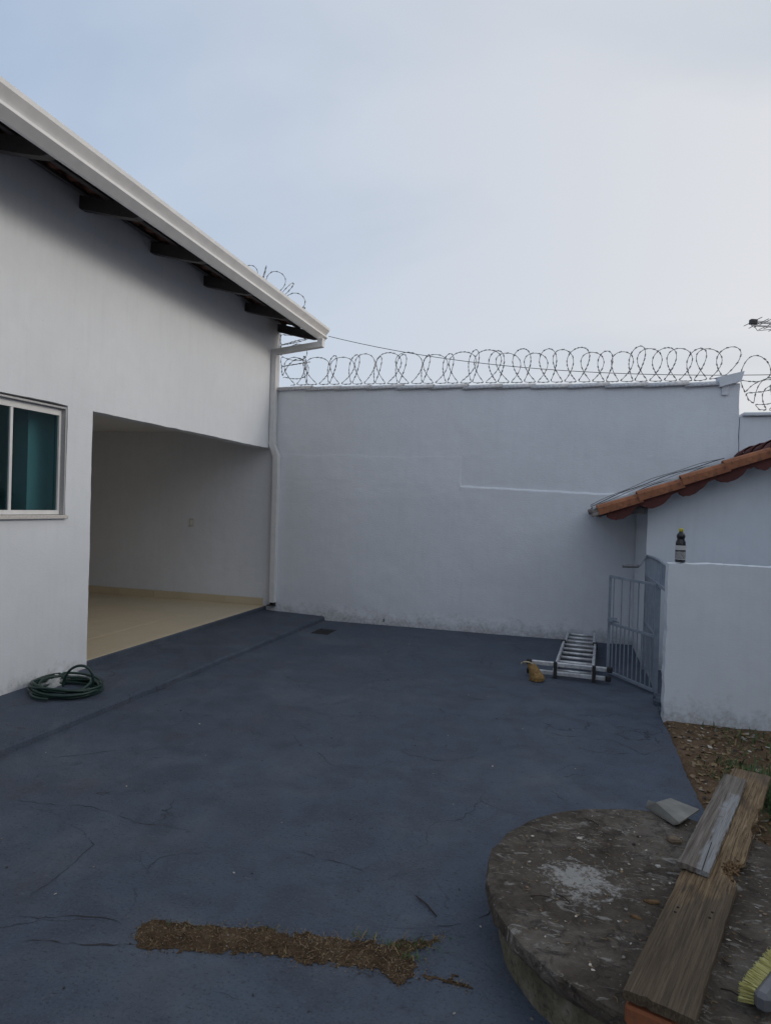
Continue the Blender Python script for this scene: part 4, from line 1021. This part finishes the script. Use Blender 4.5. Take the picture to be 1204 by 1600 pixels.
o = mesh('paper_bag', V, F, M['paper'], None, False, (-.245, 6.24, .003)); tag(o, 'crumpled brown paper bag standing at the end of the ladder', 'bag')
V = []; F = []
for i in range(10):
    for j in range(6):
        t = i/9; v = j/5-.5; V.append((-.03-.115*t, v*(.05-.012*t)+.006*nv(i*.7, j), .142+.028*math.sin(t*2.6)-.012*t+.010*nv(i*.6, j*.8, 4.)+.010*abs(v)*2))
for i in range(9):
    for j in range(5): F.append((i*6+j, (i+1)*6+j, (i+1)*6+j+1, i*6+j+1))
F2 = list(F); n0 = len(V); V += [(x, y, z-.003) for x, y, z in V]; F += [tuple(q+n0 for q in f[::-1]) for f in F2]
b_ = [i*6 for i in range(10)]+[54+j for j in range(1, 6)]+[i*6+5 for i in range(8, -1, -1)]+[j for j in range(4, 0, -1)]
F += [(b_[i], b_[(i+1) % len(b_)], b_[(i+1) % len(b_)]+n0, b_[i]+n0) for i in range(len(b_))]
mesh('flap', V, F, M['paperflap'], o, False)

# ------------------------------------------------------------------ hose and plastic by the house
pts = []; cx, cy = -3.765, 4.225
def wz(x): return .055+.032*max(0, min(1, (-3.3-x)/1.1))
random.seed(21); turns = 8
for i in range(turns*40):
    t = i/40; k = int(t); a_ = 6.283*t+2.4; r = .275-.045*(.5+.5*math.sin(k*2.1+t*.6))-.05*(k % 3 == 1)*.6
    ox = .03*math.sin(k*1.7); oy = .03*math.cos(k*2.3)
    x = cx+ox+r*1.05*math.cos(a_); y = cy+oy+r*.86*math.sin(a_)
    pts.append((x, y, wz(x)+.012+.0105*k*(.55+.45*math.sin(a_*1.0+k)**2)+.004*math.sin(a_*3+k)))
p0 = Vector(pts[0])
pre = [Vector((cx-.08, cy-.31, wz(cx)+.011)), Vector((cx-.16, cy-.285, wz(cx)+.011)), Vector((cx-.22, cy-.22, wz(cx)+.012)), Vector((cx-.255, cy-.10, wz(cx)+.012))]
pre = [] 
mb = MB(); mb.tube(pts, .0105, 8)
hs = empty('garden_hose', (cx, cy, .08)); tag(hs, 'dark green garden hose coiled on the sidewalk against the house wall', 'hose'); HM = Matrix.Translation(hs.location).inverted()
o = mb.build('coil', M['hose'], hs); o.matrix_parent_inverse = HM
arch = [(cx+.055+.105*math.cos(a_)+.02*math.sin(a_), cy+.06+.04*math.cos(a_), wz(cx)+.06+.135*max(-.25, math.sin(a_))) for a_ in [math.pi*(1.12-1.26*i/24) for i in range(25)]]
o = MB().tube(arch, .0105, 8).build('loop', M['hose'], hs); o.matrix_parent_inverse = HM
end = [gz(52, 1066, .08), gz(47, 1078, .082), gz(49, 1088, .080), gz(58, 1093, .078), gz(75, 1095, .076)]
sm_ = []
for i in range(len(end)-1):
    for k in range(6): 
        t = k/6; p0_, p1_, p2_, p3_ = end[max(0, i-1)], end[i], end[i+1], end[min(len(end)-1, i+2)]
        sm_.append(.5*((2*p1_)+(-p0_+p2_)*t+(2*p0_-5*p1_+4*p2_-p3_)*t*t+(-p0_+3*p1_-3*p2_+p3_)*t**3)+Vector((0, 0, .010)))
sm_.append(end[-1]+Vector((0, 0, .010)))
o = MB().tube(sm_, .0105, 8).build('loose_end', M['hose'], hs); o.matrix_parent_inverse = HM
V = []; F = []; nu_, nv_ = 26, 16
for j in range(nv_+1):
    for i in range(nu_+1):
        u = i/nu_*2-1; v = j/nv_*2-1; e = max(0, 1-u*u)*max(0, 1-v*v)
        x = -3.985+.085*v+.03*nv(u*4, v*4, 2.); y = 4.42+.20*u+.03*nv(u*4, v*4, 7.)
        V.append((max(x, -4.085), y, wz(x)+.006+e**.5*(.055+.05*nv(u*3.5, v*3.5, 4.)+.022*nv(u*10, v*10, 1.))))
for j in range(nv_):
    for i in range(nu_): k = j*(nu_+1)+i; F.append((k, k+1, k+nu_+2, k+nu_+1))
o = mesh('plastic_sheet', V, F, M['film'], None, False); tag(o, 'crumpled clear plastic film between the coiled hose and the wall', 'plastic')

# ------------------------------------------------------------------ round cistern slab and what lies on it
random.seed(31)
cs = empty('cistern_cover', (.43, 2.55, 0)); tag(cs, 'round stained concrete cistern cover with mossy drum beneath', 'cistern cover')
CX, CY, CRD, CZ = .43, 2.55, .69, .222
def slabz(x, y):
    return CZ-.006+.004*fbm(x*4, y*4, 2.)+.0025*fbm(x*17, y*17, 5.)
V = []; F = []; na, nr = 150, 46
def rim(a_): return CRD*(1+.012*fbm(math.cos(a_)*3, math.sin(a_)*3, 1.)+.010*nv(math.cos(a_)*9, math.sin(a_)*9, 4.)+.006*nv(math.cos(a_)*24, math.sin(a_)*24, 2.))
V.append((0, 0, slabz(CX, CY)))
for r in range(1, nr+1):
    f = r/nr
    for k in range(na):
        a_ = 6.283185*k/na; q = rim(a_)*f; x, y = q*math.cos(a_), q*math.sin(a_); z = slabz(x+CX, y+CY)-(.005*max(0, (f-.975)/.025)**2)
        V.append((x, y, z))
for k in range(na): F.append((0, 1+k, 1+(k+1) % na))
for r in range(nr-1):
    for k in range(na): b_ = 1+r*na; F.append((b_+k, b_+na+k, b_+na+(k+1) % na, b_+(k+1) % na))
sm_l = [True]*len(F)
b0 = len(V)
for dr_, z in ((0, None), (.003, CZ-.022), (.004, CZ-.048), (-.006, CZ-.066), (-.03, CZ-.072), (-.09, CZ-.078)):
    for k in range(na):
        a_ = 6.283185*k/na
        if z is None: V.append(V[1+(nr-1)*na+k]); continue
        q = rim(a_)+dr_+.008*nv(math.cos(a_)*14, math.sin(a_)*14, z*40)+.005*nv(math.cos(a_)*34, math.sin(a_)*34, z*80); V.append((q*math.cos(a_), q*math.sin(a_), z+.007*nv(math.cos(a_)*12, math.sin(a_)*12, z*9)))
for r in range(5):
    for k in range(na): b_ = b0+r*na; F.append((b_+k, b_+na+k, b_+na+(k+1) % na, b_+(k+1) % na)); sm_l.append(False)
mesh('lid', V, F, M['slab'], cs, sm_l)
V = []; F = []
for j in range(9):
    z = -.08+(CZ-.078+.08+.01)*j/8
    for k in range(na):
        a_ = 6.283185*k/na; q = CRD*.925*(1+.015*nv(math.cos(a_)*5, math.sin(a_)*5, z*8)+.008*nv(math.cos(a_)*20, math.sin(a_)*20, z*25)); V.append((q*math.cos(a_), q*math.sin(a_), z))
for j in range(8):
    for k in range(na): F.append((j*na+k, j*na+(k+1) % na, (j+1)*na+(k+1) % na, (j+1)*na+k))
mesh('drum', V, F, M['drum'], cs, True)
# planks
def plank(name, A0, B0, wd, th, mat, seed, z, notch=None, tiltx=0., pitch=0.):
    A0, B0 = Vector((A0[0], A0[1], 0)), Vector((B0[0], B0[1], 0)); ln = (B0-A0).length; ang = math.atan2(B0.y-A0.y, B0.x-A0.x)
    nl, nw_ = 90, 12; V = []; F = []
    for q in (0, 1):
        for i in range(nl+1):
            for j in range(nw_+1):
                u = i/nl; v = j/nw_-.5; x = -ln/2+ln*u; y = v*wd
                sc_ = 1+.02*fbm(u*7, seed, 1.); e = abs(v)*2
                yy_ = y*sc_+(.004*nv(u*30, seed*2., v*3) if e > .9 else 0)
                if notch and v < -.1:
                    for (c0, w0, dp_) in notch:
                        kk = max(0, 1-((u-c0)/w0)**2); yy_ = max(yy_, -wd/2+dp_*kk*(1+.6*nv(u*60, v*5, seed)))
                zt = (th/2 if q == 0 else -th/2)
                if q == 0: zt += .0018*fbm(x*3, y*28, seed)-(.004 if e > .99 else 0)
                if notch and q == 0:
                    for (c0, w0, dp_) in notch:
                        kk = max(0, 1-((u-c0)/(w0*1.6))**2-((y+wd/2)/(dp_*3.0))**2); zt -= kk*.016*(.6+.8*abs(nv(u*70, y*60, seed)))
                ends = .008*nv(v*9, seed, 3.)*(1 if i in (0, nl) else 0)
                V.append((x+ends, yy_, zt))
    m_ = nw_+1; Q = (nl+1)*m_
    for i in range(nl):
        for j in range(nw_):
            a_ = i*m_+j; F += [(a_, a_+m_, a_+m_+1, a_+1), (Q+a_, Q+a_+1, Q+a_+m_+1, Q+a_+m_)]
        a_ = i*m_; b_ = i*m_+nw_
        F += [(a_, Q+a_, Q+a_+m_, a_+m_), (b_, b_+m_, Q+b_+m_, Q+b_)]
    for j in range(nw_):
        F += [(j, j+1, Q+j+1, Q+j)]; a_ = nl*m_+j; F += [(a_, Q+a_, Q+a_+1, a_+1)]
    o = mesh(name, V, F, mat, None, False); c_ = (A0+B0)/2
    o.matrix_world = Matrix.Translation((c_.x, c_.y, z)) @ Matrix.Rotation(ang, 4, 'Z') @ Matrix.Rotation(pitch, 4, 'Y') @ Matrix.Rotation(tiltx, 4, 'X')
    return o, ln
pA = (gz(970, 1545, .306)+gz(1088, 1600, .306))/2; pB = (gz(1150, 1205, .222)+gz(1198, 1205, .222))/2
big, bl_ = plank('plank', pA, pB, .180, .027, M['plank'], 3., .264-.0135, pitch=math.atan(.084/2.0), notch=[(.43, .045, .032), (.66, .05, .016), (.75, .04, .012)])
tag(big, 'long rotten brown wooden plank lying across the round concrete cover', 'plank')
for (u, v) in ((-.62, .052), (-.585, .05), (-.58, -.045), (-.54, -.047)):
    mb = MB(); mb.lathe([(.0045, 0), (.0045, .0015)], (u, v, .0146), 8); mb.build('nail_hole', M['black'], big)
mb = MB()
for k in range(70):
    u = (.43-.5)*bl_+random.gauss(0, .035); v = -.0925+.035+random.gauss(0, .014); s = random.uniform(.003, .008)
    mb.box((-s*1.6, -s*.5, -s*.4), (s*1.6, s*.5, s*.4), Matrix.Translation((u, v, .003+random.uniform(0, .009))) @ Matrix.Rotation(random.gauss(0, .5), 4, 'Z') @ Matrix.Rotation(random.gauss(0, .5), 4, 'Y'))
tag(mb.build('rot_crumbs', M['rot'], big), kind='stuff')
qA = (gz(1052, 1350, .297)+gz(1112, 1363, .297))/2; qB = (gz(1130, 1212, .255)+gz(1167, 1213, .255))/2
sm2, sl_ = plank('plank', qA, qB, .108, .019, M['plank2'], 9., .2665, tiltx=.06, pitch=math.atan(.042))
tag(sm2, 'short grey weathered board with pale paint smear resting on the brown plank', 'plank')
mb = MB(); mb.box((-sl_/2-.001, -.014, .0093), (-sl_/2+.27, -.0115, .0108), Matrix.Rotation(.03, 4, 'Z')); mb.build('split', M['black'], sm2)
# brick under the near end
bp = gz(1018, 1578, .255)
mb = MB(); mb.box((-.062, -.045, 0), (.062, .045, .054), None, .007); o = mb.build('brick', M['brick']); o.location = (bp.x, bp.y, slabz(bp.x, bp.y)-.002); o.rotation_euler = (.0, 0, -.30); tag(o, 'orange clay brick half propping up the near end of the brown plank', 'brick')
# grey sheet shard, bent along one line
th = .006
Vq = [gz(1008, 1263, .222), gz(1052, 1290, .222), gz(1061, 1288, .240), gz(1024, 1256, .262), gz(1047, 1249, .228), gz(1092, 1267, .228), gz(1012, 1252, .240)]
V = [v+Vector((0, 0, th)) for v in Vq]+list(Vq)
F = [(0, 1, 2, 3), (3, 2, 5, 4), (0, 3, 6)]; F += [tuple(i+7 for i in f[::-1]) for f in F[:3]]; ring = [0, 1, 2, 5, 4, 3, 6]
F += [(ring[i], ring[i]+7, ring[(i+1) % 7]+7, ring[(i+1) % 7]) for i in range(7)]
o = mesh('sheet_shard', V, F, M['shard'], None, False); tag(o, 'bent grey fibre cement shard at the rim of the round cover', 'shard')
# wood chips as single things
def chunk(name, px, py, lx, ly, h, ang, mat, label, cat, group=None):
    p = gz(px, py, CZ); V = []; n_ = 7
    for z, k in ((0, .9), (h*.6, 1.), (h, .75)):
        for q in range(n_): a_ = 6.283*q/n_; V.append((lx*k*math.cos(a_)*(1+.6*nv(q*1.3, px*.37)), ly*k*math.sin(a_)*(1+.6*nv(q*2.1, py*.37)), z*(1+.25*nv(q, px))))
    F = [tuple(range(2*n_, 3*n_)), tuple(range(n_))[::-1]]+[(r*n_+q, r*n_+(q+1) % n_, (r+1)*n_+(q+1) % n_, (r+1)*n_+q) for r in range(2) for q in range(n_)]
    o = mesh(name, V, F, mat, None, False, (p.x, p.y, slabz(p.x, p.y)-.002)); o.rotation_euler.z = ang; tag(o, label, cat, group)
chunk('wood_chip', 1052, 1314, .036, .024, .02, .3, M['chip'], 'squarish pale wood offcut beside the grey board', 'wood chip')
chunk('wood_chip', 1018, 1409, .034, .011, .010, .2, M['rot'], 'longer brown splinter of rotten wood against the brown plank', 'wood chip')
chunk('wood_chip', 992, 1432, .024, .009, .008, -.4, M['rot'], 'shorter brown splinter of rotten wood a little off the plank', 'wood chip')
chunk('wood_chip', 1000, 1462, .026, .02, .006, .4, M['twig'], 'dark crumbled bark pile beside the brown plank', 'wood chip')
chunk('pebble', 1028, 1352, .014, .010, .008, .1, M['white'], 'white plaster chip beside the end of the grey board', 'chip')
chunk('pebble', 990, 1318, .008, .007, .009, .5, M['twig'], 'small black pebble on the round concrete cover', 'pebble', 'black pebbles on the cover')
chunk('pebble', 996, 1306, .007, .006, .008, .9, M['twig'], 'small black pebble on the round concrete cover', 'pebble', 'black pebbles on the cover')
chunk('leaf', 905, 1308, .014, .009, .003, .4, M['paleleaf'], 'curled pale leaf on the round concrete cover', 'leaf')
def onslab(k, spread=.62):
    o_ = []
    while len(o_) < k:
        x = CX+random.uniform(-.66, .66); y = CY+random.uniform(-.66, .66)
        if (x-CX)**2+(y-CY)**2 < spread**2: o_.append(Vector((x, y, slabz(x, y)+.0015)))
    return o_
flakes(onslab(420), 'slab_litter', [M['white'], M['leaflitter'], M['paleleaf'], M['stone'], M['drygrass']], (.002, .0085), .001, lambda: random.choice((0, 1, 1, 1, 1, 2, 3, 3, 3, 4)), 'paint flakes and leaf scraps scattered on the round concrete cover', 'litter', .25)
mb = MB()
for p in onslab(150, .65):
    a_ = random.uniform(0, 6.28); l = random.uniform(.008, .03); d = Vector((math.cos(a_), math.sin(a_), 0))*l; s = Vector((-d.y, d.x, 0)).normalized()*.0022
    m_ = (p+d*.5+s*random.uniform(-3, 3)); mb.tube([p+Vector((0, 0, .002)), m_+Vector((0, 0, .004)), p+d+Vector((0, 0, .002))], .0011, 4, False, True, random.choice((0, 0, 1)))
tag(mb.build('needles', [M['drygrass'], M['twig']]), 'dry needles and twigs strewn over the round concrete cover', 'twigs', kind='stuff')
mb = MB()
for a_, b_, z in (((650, 1400), (682, 1432), .006), ((828, 1400), (858, 1402), CZ+.004), ((868, 1397), (890, 1411), CZ+.004), ((915, 1280), (935, 1290), CZ+.004), ((1125, 1545), (1155, 1557), CZ+.006)):
    A_, B_ = gz(*a_, z), gz(*b_, z); o = MB().tube([A_, A_.lerp(B_, .5)+Vector((.004, .003, .003)), B_], .0024, 5).build('twig', M['twig'])
    tag(o, {650: 'thin dark twig lying on the dark paving near the round cover', 828: 'thin straight dark twig below the pale splash on the round cover', 868: 'short slanting dark twig below the pale splash on the round cover', 915: 'short dark twig near the far rim of the round cover', 1125: 'dark twig between the brown plank and the yellow brush'}[a_[0]], 'twig')
# scrubbing brush lying on its side
bc = Vector((.622, 2.105, CZ)); br_ = empty('scrubbing_brush', bc); tag(br_, 'scrubbing brush with yellow bristles and grey block lying on its side', 'brush')
dirv = (gz(1204, 1512, .25)-gz(1152, 1575, .25)); ang = math.atan2(dirv.y, dirv.x); br_.rotation_euler.z = ang
br_.location = gz(1158, 1574, CZ)+Vector((math.cos(ang), math.sin(ang), 0))*.127+Vector((.012, -.004, .003))
mb = MB(); mb.box((-.125, -.055, .004), (.125, -.012, .058), Matrix.Identity(4), .012); mb.build('block', M['brushblock'], br_)
mb = MB()
for i in range(34):
    for j in range(5):
        x = -.115+.23*i/33; z = .014+.009*j
        for q in range(5):
            e = (i/33-.5)*2; p = Vector((x+random.gauss(0, .001), -.014, z+random.gauss(0, .001))); l = random.uniform(.034, .042)
            d = Vector((e*abs(e)*.35+random.gauss(0, .07), 1, (j-2)*.05+random.gauss(0, .07))).normalized(); s = Vector((random.gauss(0, 1), 0, random.gauss(0, 1))).normalized()*.0011
            k = p+d*l; mb.add([p-s, p+s, k+s, k-s], [(0, 1, 2, 3)], False, 0)
o = mb.build('bristles', M['bristle'], br_); tag(o, kind='stuff')
